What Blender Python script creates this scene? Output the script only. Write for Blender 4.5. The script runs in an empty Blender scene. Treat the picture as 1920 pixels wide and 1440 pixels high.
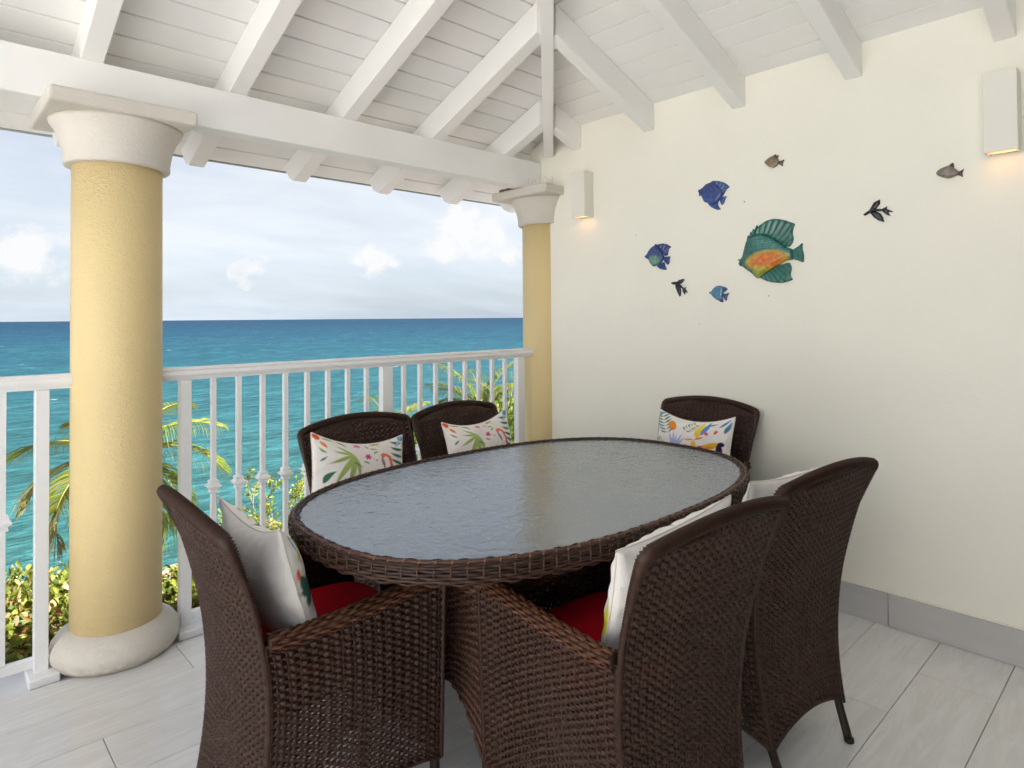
import bpy, bmesh, math, random
import numpy as np
from mathutils import Vector, Matrix, noise as mnoise
from mathutils.geometry import delaunay_2d_cdt
random.seed(7); rng = np.random.default_rng(7)
R = math.radians
scene = bpy.context.scene
COL = scene.collection

# ------------------------------------------------------------------ camera
cam_d = bpy.data.cameras.new('camera'); cam = bpy.data.objects.new('camera', cam_d); COL.objects.link(cam)
scene.camera = cam
cam_d.sensor_fit = 'HORIZONTAL'; cam_d.sensor_width = 36.0
cam_d.lens = 1196.455 / 1920 * 36.0
cam_d.shift_x = -1.5 / 1920; cam_d.shift_y = -145.8 / 1920
cam_d.clip_start = 0.05; cam_d.clip_end = 40000
YAW, PITCH, ROLL = 0.756151, 0.01679, -0.0075534
fwd = Vector((math.sin(YAW)*math.cos(PITCH), math.cos(YAW)*math.cos(PITCH), math.sin(PITCH)))
right = Vector((math.cos(YAW), -math.sin(YAW), 0)); up = right.cross(fwd)
cr, sr = math.cos(ROLL), math.sin(ROLL)
right, up = cr*right + sr*up, -sr*right + cr*up
cam.matrix_world = Matrix(((right.x, up.x, -fwd.x, 0), (right.y, up.y, -fwd.y, 0), (right.z, up.z, -fwd.z, 1.28), (0, 0, 0, 1)))

# ------------------------------------------------------------------ view, world, sun
vs = scene.view_settings
scene.display_settings.display_device = 'sRGB'
vs.view_transform = 'Standard'; vs.look = 'None'; vs.gamma = 1; vs.use_curve_mapping = False
vs.exposure = 2.15
scene.render.engine = 'CYCLES'
scene.cycles.max_bounces = 10; scene.cycles.diffuse_bounces = 6; scene.cycles.glossy_bounces = 4
scene.cycles.transparent_max_bounces = 12
SUN_EL, SUN_AZ = R(53), R(146)      # azimuth clockwise from +Y: the sun stands behind the camera, over the house on the right
sd = Vector((math.sin(SUN_AZ)*math.cos(SUN_EL), math.cos(SUN_AZ)*math.cos(SUN_EL), math.sin(SUN_EL)))

class NT:
    def __init__(s, tree): s.t = tree; s.n = tree.nodes; s.l = tree.links
    def add(s, typ, **kw):
        n = s.n.new(typ)
        for k, v in kw.items():
            if k == 'i':
                for a, b in v.items():
                    sock = n.inputs[a]
                    if hasattr(b, 'is_output') or isinstance(b, bpy.types.NodeSocket): s.l.new(b, sock)
                    else: sock.default_value = b
            else: setattr(n, k, v)
        return n
    def math(s, op, a, b=0.0, c=0.0, clamp=False):
        n = s.n.new('ShaderNodeMath'); n.operation = op; n.use_clamp = clamp
        for q, v in enumerate((a, b, c)):
            if isinstance(v, bpy.types.NodeSocket): s.l.new(v, n.inputs[q])
            else: n.inputs[q].default_value = v
        return n.outputs[0]
    def mix(s, f, a, b, mode='MIX'):
        n = s.n.new('ShaderNodeMix'); n.data_type = 'RGBA'; n.blend_type = mode
        for sock, v in ((n.inputs[0], f), (n.inputs[6], a), (n.inputs[7], b)):
            if isinstance(v, bpy.types.NodeSocket): s.l.new(v, sock)
            elif sock == n.inputs[0]: sock.default_value = v
            else: sock.default_value = (*v, 1) if len(v) == 3 else v
        return n.outputs[2]
    def ramp(s, f, stops, interp='LINEAR'):
        n = s.n.new('ShaderNodeValToRGB'); s.l.new(f, n.inputs[0]); e = n.color_ramp.elements; n.color_ramp.interpolation = interp
        while len(e) < len(stops): e.new(0.5)
        for q, (p, c) in enumerate(stops):
            e[q].position = p; e[q].color = (c, c, c, 1) if not hasattr(c, '__len__') else (*c, 1)
        return n.outputs[0]
    def noise(s, vec, scale, detail=4, rough=0.5, dist=0.0):
        n = s.n.new('ShaderNodeTexNoise'); n.inputs['Scale'].default_value = scale; n.inputs['Detail'].default_value = detail
        n.inputs['Roughness'].default_value = rough; n.inputs['Distortion'].default_value = dist
        if vec is not None: s.l.new(vec, n.inputs['Vector'])
        return n.outputs['Fac']
    def mapping(s, vec, scale=(1, 1, 1), loc=(0, 0, 0), rot=(0, 0, 0)):
        n = s.n.new('ShaderNodeMapping'); s.l.new(vec, n.inputs[0])
        n.inputs['Scale'].default_value = scale; n.inputs['Location'].default_value = loc; n.inputs['Rotation'].default_value = rot
        return n.outputs[0]

world = bpy.data.worlds.new('World'); scene.world = world; world.use_nodes = True
w = NT(world.node_tree); w.n.clear()
sky = w.add('ShaderNodeTexSky'); sky.sky_type = 'NISHITA'; sky.sun_disc = False
sky.sun_elevation = SUN_EL; sky.sun_rotation = SUN_AZ; sky.air_density = 1.0; sky.dust_density = 1.6; sky.ozone_density = 1.2
tc = w.add('ShaderNodeTexCoord').outputs['Generated']
sep = w.add('ShaderNodeSeparateXYZ', i={0: tc})
zc = w.math('MAXIMUM', sep.outputs[2], 0.0)
# thin high cloud: noise on a flat layer overhead, stretched towards the horizon as a real layer is
den = w.math('ADD', zc, 0.22)
px = w.math('DIVIDE', sep.outputs[0], den); py = w.math('DIVIDE', sep.outputs[1], den)
lay = w.add('ShaderNodeCombineXYZ', i={0: px, 1: py, 2: 0.0}).outputs[0]
n1 = w.noise(w.mapping(lay, (1, 1, 1), (2.3, 5.1, 0)), 0.42, 7, 0.52, 0.5)
n2 = w.noise(w.mapping(lay, (0.6, 1.5, 1), (3.1, 1.7, 0)), 1.3, 6, 0.6, 0.3)
veil = w.math('ADD', w.math('MULTIPLY', n1, 0.65), w.math('MULTIPLY', n2, 0.35))
veil = w.ramp(veil, [(0.34, 0.12), (0.50, 0.55), (0.64, 0.97)])
# a few separate cumulus puffs standing low over the sea
puffs = None
pn = w.noise(w.mapping(tc, (1, 1, 1.3)), 22, 6, 0.62, 0.3)
def dirof(u, v):
    d = right*((u-961.5)/1196.455) - up*((v-574.2)/1196.455) + fwd
    return d.normalized()
for (u, v, r, amp) in ((702, 487, 0.033, 1.0), (672, 492, 0.018, .8), (735, 494, 0.016, .8), (868, 428, 0.05, 1.0), (838, 452, 0.04, .8), (905, 450, 0.042, .8), (955, 478, 0.022, .7), (45, 478, 0.05, .9), (15, 495, 0.035, .8), (478, 512, 0.03, .45), (85, 492, 0.03, .7)):
    d = dirof(u, v)
    sub = w.add('ShaderNodeVectorMath', operation='SUBTRACT', i={0: tc, 1: tuple(d)}).outputs[0]
    sub = w.mapping(sub, (1, 1, 1.35))
    ln = w.add('ShaderNodeVectorMath', operation='LENGTH', i={0: sub}).outputs['Value']
    f = w.math('SUBTRACT', 1.0, w.math('DIVIDE', ln, r*1.25))
    f = w.math('MULTIPLY', f, amp)
    puffs = f if puffs is None else w.math('MAXIMUM', puffs, f)
pf = w.math('ADD', puffs, w.math('MULTIPLY', w.math('SUBTRACT', pn, 0.5), 2.6))
pmask = w.math('MULTIPLY', w.ramp(pf, [(0.12, 0.0), (0.60, 0.9)]), w.math('GREATER_THAN', puffs, 0.0))
skycol = w.mix(1.0, sky.outputs[0], ((0.507, 0.522, 0.564)), 'MULTIPLY')
hz = w.ramp(zc, [(0.0, 0.55), (0.12, 0.15), (0.35, 0.0)])
c = w.mix(veil, skycol, ((3.853, 3.99, 4.162)))
c = w.mix(hz, c, ((3.096, 3.681, 4.334)))
c = w.mix(pmask, c, ((4.059, 4.059, 4.059)))
bg = w.add('ShaderNodeBackground', i={0: c, 1: 0.055})
w.l.new(bg.outputs[0], w.add('ShaderNodeOutputWorld').inputs[0])

sl = bpy.data.lights.new('sun', 'SUN'); sl.energy = 5.0; sl.angle = R(0.53); sl.color = (1, 0.97, 0.92)
so = bpy.data.objects.new('sun', sl); COL.objects.link(so); so.rotation_euler = (-sd).to_track_quat('-Z', 'Y').to_euler(); so.location = sd*60

# ------------------------------------------------------------------ materials
MATS = {}
def mat(name, base=(0.8, 0.8, 0.8), rough=0.5, spec=0.5, attr=None, var=0.0, vscale=8, bump=0, bscale=60, bdet=4, metal=0, build=None, coat=0, sheen=0, stretch=(1,1,1), trans=0):
    m = bpy.data.materials.new(name); m.use_nodes = True; t = NT(m.node_tree)
    b = t.n['Principled BSDF']; b.inputs['Roughness'].default_value = rough; b.inputs['Specular IOR Level'].default_value = spec
    b.inputs['Metallic'].default_value = metal; b.inputs['Coat Weight'].default_value = coat; b.inputs['Sheen Weight'].default_value = sheen
    b.inputs['Base Color'].default_value = (*base, 1)
    co = t.add('ShaderNodeTexCoord').outputs['Object']
    src = None
    if attr: src = t.add('ShaderNodeAttribute', attribute_name=attr).outputs['Color']
    if var:
        f = t.noise(t.mapping(co, stretch), vscale, 5, 0.6)
        g = t.ramp(f, [(0.25, 1 - var), (0.75, 1 + var)])
        src = t.mix(1.0, src if src is not None else base, g, 'MULTIPLY')
    if src is not None: t.l.new(src, b.inputs['Base Color'])
    if bump:
        f = t.noise(t.mapping(co, stretch), bscale, bdet, 0.6)
        bn = t.add('ShaderNodeBump', i={'Height': f, 'Strength': 1.0, 'Distance': bump}); t.l.new(bn.outputs[0], b.inputs['Normal'])
    if build: build(t, b, co)
    MATS[name] = m; return m

def stucco(t, b, co):      # fine trowelled render: small grains with a few short smears
    g1 = t.noise(t.mapping(co, (1, 1, 1.25)), 62, 3, 0.6, 0.9)
    g2 = t.noise(co, 190, 2, 0.6)
    sm = t.noise(t.mapping(co, (1, 1, 2.2), rot=(0.2, 0.1, 0.5)), 34, 1, 0.5, 2.5)
    h = t.math('ADD', t.math('MULTIPLY', t.ramp(g1, [(0.45, 0), (0.72, 1)]), 0.9), t.math('MULTIPLY', g2, 0.3))
    h = t.math('ADD', h, t.math('MULTIPLY', t.ramp(sm, [(0.60, 0), (0.70, 1)]), 0.45))
    bn = t.add('ShaderNodeBump', i={'Height': h, 'Strength': 0.5, 'Distance': 0.0024}); t.l.new(bn.outputs[0], b.inputs['Normal'])
M_yellow = mat('column_yellow_paint', (0.76, 0.60, 0.31), 0.55, 0.4, var=0.025, vscale=3, build=stucco)
def stucco_white(t, b, co):
    stucco(t, b, co)
    f = t.noise(co, 7, 6, 0.65); z = t.add('ShaderNodeSeparateXYZ', i={0: co}).outputs[2]
    dirt = t.math('MULTIPLY', t.ramp(z, [(0.0, 1.0), (0.06, 0.0)]), t.ramp(t.noise(co, 24, 5, 0.65), [(0.35, 0.0), (0.65, 0.8)]))
    cc = t.mix(t.ramp(f, [(0.4, 0.0), (0.8, 0.35)]), (0.66, 0.62, 0.555), (0.56, 0.51, 0.44))
    t.l.new(t.mix(dirt, cc, (0.30, 0.25, 0.19)), b.inputs['Base Color'])
M_cap = mat('column_white_render', (0.78, 0.73, 0.66), 0.7, 0.3, build=stucco_white)
M_wall = mat('cream_wall_paint', (0.87, 0.845, 0.745), 0.6, 0.3, var=0.03, vscale=1.3, bump=0.0022, bscale=16)
M_bounce_wall = mat('white_bounce_paint', (0.83, 0.825, 0.815), 0.6, 0.3)  # even white of the added bounce wall
M_white = mat('white_roof_paint', (0.88, 0.87, 0.85), 0.45, 0.4, var=0.025, vscale=3, bump=0.0006, bscale=30, stretch=(1, 1, 1))
M_rail = mat('white_rail_paint', (0.88, 0.88, 0.88), 0.35, 0.5, var=0.02, vscale=14, bump=0.0004, bscale=80)
M_deck = mat('roof_deck_dark', (0.36, 0.345, 0.33), 0.8)
M_slab = mat('slab_paint', (0.70, 0.70, 0.71), 0.6, var=0.05, vscale=4)
def tile_build(t, b, co):
    rnd = t.add('ShaderNodeObjectInfo').outputs['Random']
    off = t.add('ShaderNodeCombineXYZ', i={0: t.math('MULTIPLY', rnd, 37.0), 1: t.math('MULTIPLY', rnd, 11.0), 2: 0.0}).outputs[0]
    v = t.add('ShaderNodeVectorMath', operation='ADD', i={0: co, 1: off}).outputs[0]
    f = t.noise(t.mapping(v, (1.3, 9, 1)), 2.2, 6, 0.6, 1.4)
    g = t.noise(t.mapping(v, (3, 60, 1)), 1.5, 3, 0.5, 0.4)
    c1 = t.mix(t.ramp(f, [(0.42, 0), (0.60, 1)]), (0.735, 0.725, 0.71), (0.80, 0.795, 0.79))
    c2 = t.mix(t.math('MULTIPLY', t.ramp(g, [(0.5, 0), (0.75, 1)]), 0.14), c1, (0.50, 0.48, 0.46))
    tone = t.math('ADD', 0.94, t.math('MULTIPLY', rnd, 0.10))
    c3 = t.mix(1.0, c2, t.add('ShaderNodeCombineColor', i={0: tone, 1: tone, 2: tone}).outputs[0], 'MULTIPLY')
    t.l.new(c3, b.inputs['Base Color'])
    bn = t.add('ShaderNodeBump', i={'Height': t.noise(v, 40, 3), 'Strength': 0.35, 'Distance': 0.001}); t.l.new(bn.outputs[0], b.inputs['Normal'])
M_tile = mat('wood_look_tile', (0.6, 0.59, 0.57), 0.22, 0.5, build=tile_build)
M_skirt = mat('skirting_tile', (0.5, 0.49, 0.48), 0.4, 0.5, var=0.06, vscale=3, stretch=(1, 1, 7))
M_bounce_floor = mat('pale_bounce_floor', (0.58, 0.575, 0.57), 0.6, 0.3, var=0.06, vscale=3)  # pale surface of the added bounce ground
M_grout = mat('grout', (0.56, 0.55, 0.53), 0.9)
def rattan_build(t, b, co):
    a = t.add('ShaderNodeAttribute', attribute_name='Col').outputs['Color']
    f = t.noise(co, 90, 3, 0.6)
    c = t.mix(1.0, a, t.ramp(f, [(0.3, 0.75), (0.7, 1.2)]), 'MULTIPLY')
    t.l.new(c, b.inputs['Base Color'])
M_tray = mat('underglass_panel', (0.05, 0.05, 0.05), 0.6)
M_rattan = mat('brown_rattan', (0.05, 0.03, 0.02), 0.44, 0.28, build=rattan_build)
M_legs = mat('brown_metal', (0.020, 0.013, 0.010), 0.5, 0.3)
M_red = mat('red_cushion_fabric', (0.72, 0.008, 0.026), 0.9, 0.1, var=0.08, vscale=220, bump=0.0006, bscale=500)
def pil_build(t, b, co):
    a = t.add('ShaderNodeAttribute', attribute_name='Col').outputs['Color']
    t.l.new(a, b.inputs['Base Color'])
    h = t.math('ADD', t.noise(co, 700, 1), t.math('MULTIPLY', t.noise(co, 14, 3, 0.55, 0.4), 9.0))
    bn = t.add('ShaderNodeBump', i={'Height': h, 'Strength': 0.55, 'Distance': 0.0016}); t.l.new(bn.outputs[0], b.inputs['Normal'])
M_pillow = mat('printed_linen', (0.8, 0.76, 0.7), 0.85, 0.2, build=pil_build)
def glaze_build(t, b, co):
    a = t.add('ShaderNodeAttribute', attribute_name='Col').outputs['Color']
    f = t.noise(co, 60, 4, 0.6)
    t.l.new(t.mix(1.0, a, t.ramp(f, [(0.3, 0.8), (0.7, 1.15)]), 'MULTIPLY'), b.inputs['Base Color'])
M_glaze = mat('ceramic_glaze', (0.1, 0.3, 0.3), 0.16, 0.45, build=glaze_build, coat=0.25)
def leaf_build(t, b, co):
    a = t.add('ShaderNodeAttribute', attribute_name='Col').outputs['Color']
    t.l.new(a, b.inputs['Base Color'])
    tr = t.add('ShaderNodeBsdfTranslucent'); t.l.new(t.mix(1.0, a, (1.3, 1.25, 0.5), 'MULTIPLY'), tr.inputs[0])
    mx = t.add('ShaderNodeMixShader', i={0: 0.35, 1: b.outputs[0], 2: tr.outputs[0]})
    t.l.new(mx.outputs[0], t.n['Material Output'].inputs[0])
M_leaf = mat('leaf', (0.1, 0.15, 0.04), 0.45, 0.4, build=leaf_build)
M_bark = mat('bark', (0.16, 0.12, 0.09), 0.85, var=0.3, vscale=10, bump=0.01, bscale=18)
M_twig = mat('twig', (0.24, 0.15, 0.10), 0.8, var=0.2, vscale=30)
M_soil = mat('dry_soil', (0.23, 0.19, 0.18), 0.95, var=0.35, vscale=2.2, bump=0.05, bscale=6)
M_nest = mat('dry_nest', (0.20, 0.14, 0.11), 0.95, var=0.4, vscale=60, bump=0.004, bscale=120)
M_blocker = mat('dark_blocker', (0.04, 0.045, 0.05), 0.08, 0.5)  # dark surface of the added light blocker, no door is modelled
M_spike = mat('steel_wire', (0.55, 0.53, 0.5), 0.35, metal=0.8)
M_sconce = mat('sconce_paint', (0.80, 0.78, 0.70), 0.5, 0.3)
M_plug = mat('wall_plug_plastic', (0.30, 0.22, 0.17), 0.7)
M_gutter = mat('drip_edge_metal', (0.38, 0.42, 0.40), 0.5)
def glow(name, colr, s):
    m = bpy.data.materials.new(name); m.use_nodes = True; t = NT(m.node_tree); t.n.clear()
    e = t.add('ShaderNodeEmission', i={0: (*colr, 1), 1: s}); t.l.new(e.outputs[0], t.add('ShaderNodeOutputMaterial').inputs[0]); return m
M_bulb = glow('warm_lamp', (1.0, 0.42, 0.10), 1.1)
def glass_build(t, b, co):
    f1 = t.noise(t.mapping(co, (1.0, 0.8, 1), (0, 0, 0), (0, 0, R(-40))), 30, 2, 0.5, 0.9)
    f2 = t.noise(co, 75, 2, 0.5, 0.9)
    h = t.math('ADD', f1, t.math('MULTIPLY', f2, 0.4))
    bn = t.add('ShaderNodeBump', i={'Height': h, 'Strength': 0.7, 'Distance': 0.0032}); t.l.new(bn.outputs[0], b.inputs['Normal'])
    b.inputs['IOR'].default_value = 1.9
M_glass = mat('obscure_glass', (0.155, 0.19, 0.225), 0.05, 0.5, build=glass_build)

# ------------------------------------------------------------------ builders
def link(o, parent=None, label=None, cat=None, group=None, kind=None):
    COL.objects.link(o)
    if parent is not None: o.parent = parent
    if label: o['label'] = label
    if cat: o['category'] = cat
    if group: o['group'] = group
    if kind: o['kind'] = kind
    return o
def empty(name, loc=(0, 0, 0), rz=0, **kw):
    o = bpy.data.objects.new(name, None); o.location = loc; o.rotation_euler = (0, 0, rz); o.empty_display_size = 0.1
    return link(o, **kw)
def mesh_obj(name, verts, faces, m, parent=None, smooth=False, col=None, loc=(0, 0, 0), **kw):
    me = bpy.data.meshes.new(name)
    if isinstance(verts, np.ndarray) and isinstance(faces, np.ndarray):
        nf, k = faces.shape
        me.vertices.add(len(verts)); me.vertices.foreach_set('co', verts.astype(np.float32).ravel())
        me.loops.add(nf*k); me.loops.foreach_set('vertex_index', faces.astype(np.int32).ravel())
        me.polygons.add(nf); me.polygons.foreach_set('loop_start', np.arange(0, nf*k, k, dtype=np.int32)); me.polygons.foreach_set('loop_total', np.full(nf, k, dtype=np.int32))
        me.update(calc_edges=True); me.validate()
    else:
        me.from_pydata([tuple(v) for v in verts], [], [tuple(f) for f in faces]); me.update()
    if smooth: me.polygons.foreach_set('use_smooth', [True]*len(me.polygons))
    if col is not None: set_col(me, col)
    me.materials.append(m)
    o = bpy.data.objects.new(name, me); o.location = loc
    return link(o, parent, **kw)
def set_col(me, col):
    col = np.asarray(col, dtype=np.float32)
    if col.ndim == 1: col = np.tile(col, (len(me.vertices), 1))
    a = me.color_attributes.new('Col', 'FLOAT_COLOR', 'POINT')
    a.data.foreach_set('color', np.concatenate([col[:, :3], np.ones((len(col), 1), np.float32)], 1).ravel())
def bm_obj(name, bm, m, parent=None, smooth=False, col=None, **kw):
    me = bpy.data.meshes.new(name); bmesh.ops.recalc_face_normals(bm, faces=bm.faces[:]); bm.to_mesh(me); bm.free()
    if smooth: me.polygons.foreach_set('use_smooth', [True]*len(me.polygons))
    if col is not None: set_col(me, col)
    me.materials.append(m); o = bpy.data.objects.new(name, me)
    return link(o, parent, **kw)
def add_box(bm, lo, hi, bev=0.0, seg=1):
    r = bmesh.ops.create_cube(bm, size=1)
    vs_ = r['verts']
    for v in vs_: v.co = Vector([lo[q] + (v.co[q]+0.5)*(hi[q]-lo[q]) for q in range(3)])
    if bev:
        es = list({e for v in vs_ for e in v.link_edges})
        bmesh.ops.bevel(bm, geom=es, offset=bev, segments=seg, affect='EDGES', profile=0.5)
def box(name, lo, hi, m, parent=None, bev=0.003, seg=1, **kw):
    bm = bmesh.new(); add_box(bm, lo, hi, bev, seg); return bm_obj(name, bm, m, parent, **kw)
def prism(name, prof, a, b, axis, m, parent=None, **kw):
    """prof: list of (p,q) extruded along axis from a to b. axis x -> (x,p,q); axis y -> (p,y,q)"""
    f = (lambda s, p, q: (s, p, q)) if axis == 'x' else ((lambda s, p, q: (p, s, q)) if axis == 'y' else (lambda s, p, q: (p, q, s)))
    bm = bmesh.new()
    v0 = [bm.verts.new(f(a, p, q)) for p, q in prof]; v1 = [bm.verts.new(f(b, p, q)) for p, q in prof]
    bm.faces.new(v0); bm.faces.new(v1[::-1]); n = len(prof)
    for q in range(n): bm.faces.new((v0[q], v0[(q+1) % n], v1[(q+1) % n], v1[q]))
    bev = kw.pop('bev', 0)
    if bev: bmesh.ops.bevel(bm, geom=bm.edges[:], offset=bev, segments=1, affect='EDGES')
    return bm_obj(name, bm, m, parent, **kw)
def lathe(name, prof, n, m, parent=None, loc=(0, 0, 0), **kw):
    a = np.linspace(0, 2*np.pi, n, endpoint=False); P = np.array(prof)
    v = np.stack([np.outer(P[:, 0], np.cos(a)), np.outer(P[:, 0], np.sin(a)), np.repeat(P[:, 1:2], n, 1)], -1).reshape(-1, 3)
    k = len(P); f = []
    for i in range(k-1):
        for j in range(n): f.append((i*n+j, i*n+(j+1) % n, (i+1)*n+(j+1) % n, (i+1)*n+j))
    f += [tuple(range(n))[::-1], tuple((k-1)*n+j for j in range(n))]
    o = mesh_obj(name, v, f, m, parent, loc=loc, **kw)
    sm = [len(p.vertices) == 4 for p in o.data.polygons]; o.data.polygons.foreach_set('use_smooth', sm)
    return o
def tube_arrays(path, rad, n=8, ribs=None, flat=None):
    P = np.asarray(path, float); k = len(P)
    T = np.gradient(P, axis=0); T /= np.linalg.norm(T, axis=1, keepdims=True) + 1e-9
    ref = np.array([0, 0, 1.0]) if abs(T[:, 2]).mean() < 0.8 else np.array([1.0, 0, 0])
    A = np.cross(T, ref); A /= np.linalg.norm(A, axis=1, keepdims=True) + 1e-9; B = np.cross(A, T)
    rad = np.broadcast_to(np.asarray(rad, float), (k,))
    a = np.linspace(0, 2*np.pi, n, endpoint=False)
    fa, fb = flat or (1, 1)
    V = P[:, None] + rad[:, None, None]*(fa*np.cos(a)[None, :, None]*A[:, None] + fb*np.sin(a)[None, :, None]*B[:, None])
    i = np.arange(k-1)[:, None]; j = np.arange(n)[None]
    F = np.stack([i*n+j, i*n+(j+1) % n, (i+1)*n+(j+1) % n, (i+1)*n+j], -1).reshape(-1, 4)
    V = V.reshape(-1, 3)
    c0, c1 = len(V), len(V)+1
    V = np.concatenate([V, P[:1], P[-1:]])
    jj = np.arange(n)
    cap0 = np.stack([np.full(n, c0), (jj+1) % n, jj, jj], -1); cap1 = np.stack([np.full(n, c1), (k-1)*n+jj, (k-1)*n+(jj+1) % n, (k-1)*n+(jj+1) % n], -1)
    return V, F, np.concatenate([cap0, cap1])[:, :3]
def resample(path, step):
    P = np.asarray(path, float); d = np.concatenate([[0], np.cumsum(np.linalg.norm(np.diff(P, axis=0), axis=1))])
    s = np.linspace(0, d[-1], max(2, int(d[-1]/step)+1)); return np.stack([np.interp(s, d, P[:, q]) for q in range(3)], 1)
class Acc:
    """collects quads / tris from arrays, one mesh object at the end"""
    def __init__(s): s.V = []; s.Q = []; s.T = []; s.C = []; s.n = 0
    def add(s, V, Q=None, T=None, col=(0.05, 0.03, 0.02)):
        V = np.asarray(V, float)
        if Q is not None and len(Q): s.Q.append(np.asarray(Q)+s.n)
        if T is not None and len(T): s.T.append(np.asarray(T)+s.n)
        c_ = np.asarray(col, float); s.C.append(np.tile(c_, (len(V), 1)) if c_.ndim == 1 else c_)
        s.V.append(V); s.n += len(V)
    def tube(s, path, rad, n=8, col=(0.05, 0.03, 0.02), flat=None):
        V, Q, T = tube_arrays(path, rad, n, flat=flat); s.add(V, Q, T, col)
    def build(s, name, m, parent=None, smooth=True, **kw):
        V = np.concatenate(s.V); C_ = np.concatenate(s.C)
        Q = np.concatenate(s.Q) if s.Q else np.zeros((0, 4), int); T = np.concatenate(s.T) if s.T else np.zeros((0, 3), int)
        me = bpy.data.meshes.new(name); nq, nt = len(Q), len(T)
        me.vertices.add(len(V)); me.vertices.foreach_set('co', V.astype(np.float32).ravel())
        me.loops.add(nq*4+nt*3); me.loops.foreach_set('vertex_index', np.concatenate([Q.ravel(), T.ravel()]).astype(np.int32))
        me.polygons.add(nq+nt)
        me.polygons.foreach_set('loop_start', np.concatenate([np.arange(nq)*4, nq*4+np.arange(nt)*3]).astype(np.int32))
        me.polygons.foreach_set('loop_total', np.concatenate([np.full(nq, 4), np.full(nt, 3)]).astype(np.int32))
        me.update(calc_edges=True)
        if smooth: me.polygons.foreach_set('use_smooth', np.ones(nq+nt, bool))
        set_col(me, C_); me.materials.append(m)
        o = bpy.data.objects.new(name, me); return link(o, parent, **kw)
# ------------------------------------------------------------------ porch: floor, wall, roof
XW = 2.933; YR = 2.884
floor = box('floor', (-14, -9.0, -0.22), (3.2, 2.79, -0.012), M_grout, kind='structure', bev=0)
PITCH_T = 0.231; TL = 1.09
fixed = {0: 2.62, 1: 2.293, 7: 0.435, 8: 0.10, 9: 0.765}
tile_cache = {}
def floor_tile(x0, x1, y0, y1):
    g = 0.0011
    key = (round(x1-x0, 3), round(y1-y0, 3))
    if key not in tile_cache:
        bm = bmesh.new(); L, W = key; add_box(bm, (g, g, -0.012), (L-g, W-g, 0), 0.0012)
        o = bm_obj('floor_tile', bm, M_tile, floor); tile_cache[key] = o.data
    else:
        o = bpy.data.objects.new('floor_tile', tile_cache[key]); link(o, floor)
    o.location = (x0, y0, 0)
for k in range(-6, 10):
    y0 = 0.457+k*PITCH_T; y1 = min(y0+PITCH_T, 2.79)
    off = fixed.get(k, 2.62-0.327*k+0.06*math.sin(k*7.3))
    x = off - TL*math.ceil((off+2.2)/TL)
    while x < XW:
        x1 = min(x+TL, XW)
        if x1 > -1.2 and x1-x > 0.02: floor_tile(round(x, 3), round(x1, 3), round(y0, 3), round(y1, 3))
        x += TL
slab = box('balcony_kerb', (-14, 2.791, -0.25), (3.2, 3.06, -0.016), M_slab, kind='structure', bev=0.004)
bounce_floor = mesh_obj('unseen_bounce_floor', [(-14, -9, 0), (3.2, -9, 0), (3.2, -1.15, 0), (-1.2, -1.15, 0), (-1.2, 2.79, 0), (-14, 2.79, 0)], [(0, 1, 2, 3, 4, 5)], M_bounce_floor, kind='structure', loc=(0, 0, -0.001))  # unseen sunlit ground, added to bounce light into the porch

bounce_wall = box('unseen_bounce_wall', (-4.6, -9, -0.0005), (-4.2, 2.9, 3.3), M_bounce_wall, kind='structure', bev=0)  # unseen white wall, added to throw sunlight back onto the porch wall
light_blocker = box('unseen_light_blocker', (-0.75, -1.3, -0.0005), (XW-.001, -1.15, 2.75), M_blocker, kind='structure', bev=0)  # unseen dark wall, added to keep rear light off the chair backs
wall = mesh_obj('porch_wall',
    [(XW, -3, -0.2), (XW, 2.93, -0.2), (XW, 2.93, 2.355), (XW, 2.80, 2.415), (XW, 2.74, 2.444), (XW, -3, 2.444), (XW+.16, -3, -0.2), (XW+.16, 2.93, -0.2), (XW+.16, 2.93, 2.355), (XW+.16, 2.80, 2.37), (XW+.16, 2.74, 2.38), (XW+.16, -3, 2.385)],
    [(0, 1, 2, 3, 4, 5), (11, 10, 9, 8, 7, 6), (1, 7, 8, 2), (2, 8, 9, 3), (3, 9, 10, 4), (4, 10, 11, 5), (5, 11, 6, 0), (0, 6, 7, 1)], M_wall,
    label='plain cream painted wall on the right hung with ceramic fish', cat='wall')
ys = [2.90, 2.05, 0.869, -0.33, -1.5]
for a, b in zip(ys[:-1], ys[1:]):
    box('skirting_tile', (XW-0.012, b+0.001, 0.001), (XW-0.0005, a-0.001, 0.134), M_skirt, wall, bev=0.0015)
box('skirting_cap', (XW-0.010, -1.5, 0.1345), (XW-0.0005, 2.90, 0.140), M_wall, wall, bev=0.002)
for u, v, r in ((2.107, 1.729, .003), (1.47, 1.83, .004), (1.356, 1.37, .0032), (1.72, 1.235, .003)):
    bm = bmesh.new(); bmesh.ops.create_uvsphere(bm, u_segments=8, v_segments=5, radius=r)
    o = bm_obj('wall_plug', bm, M_plug, wall, smooth=True); o.location = (XW, u, v); o.scale = (.5, 1, 1)

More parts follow.
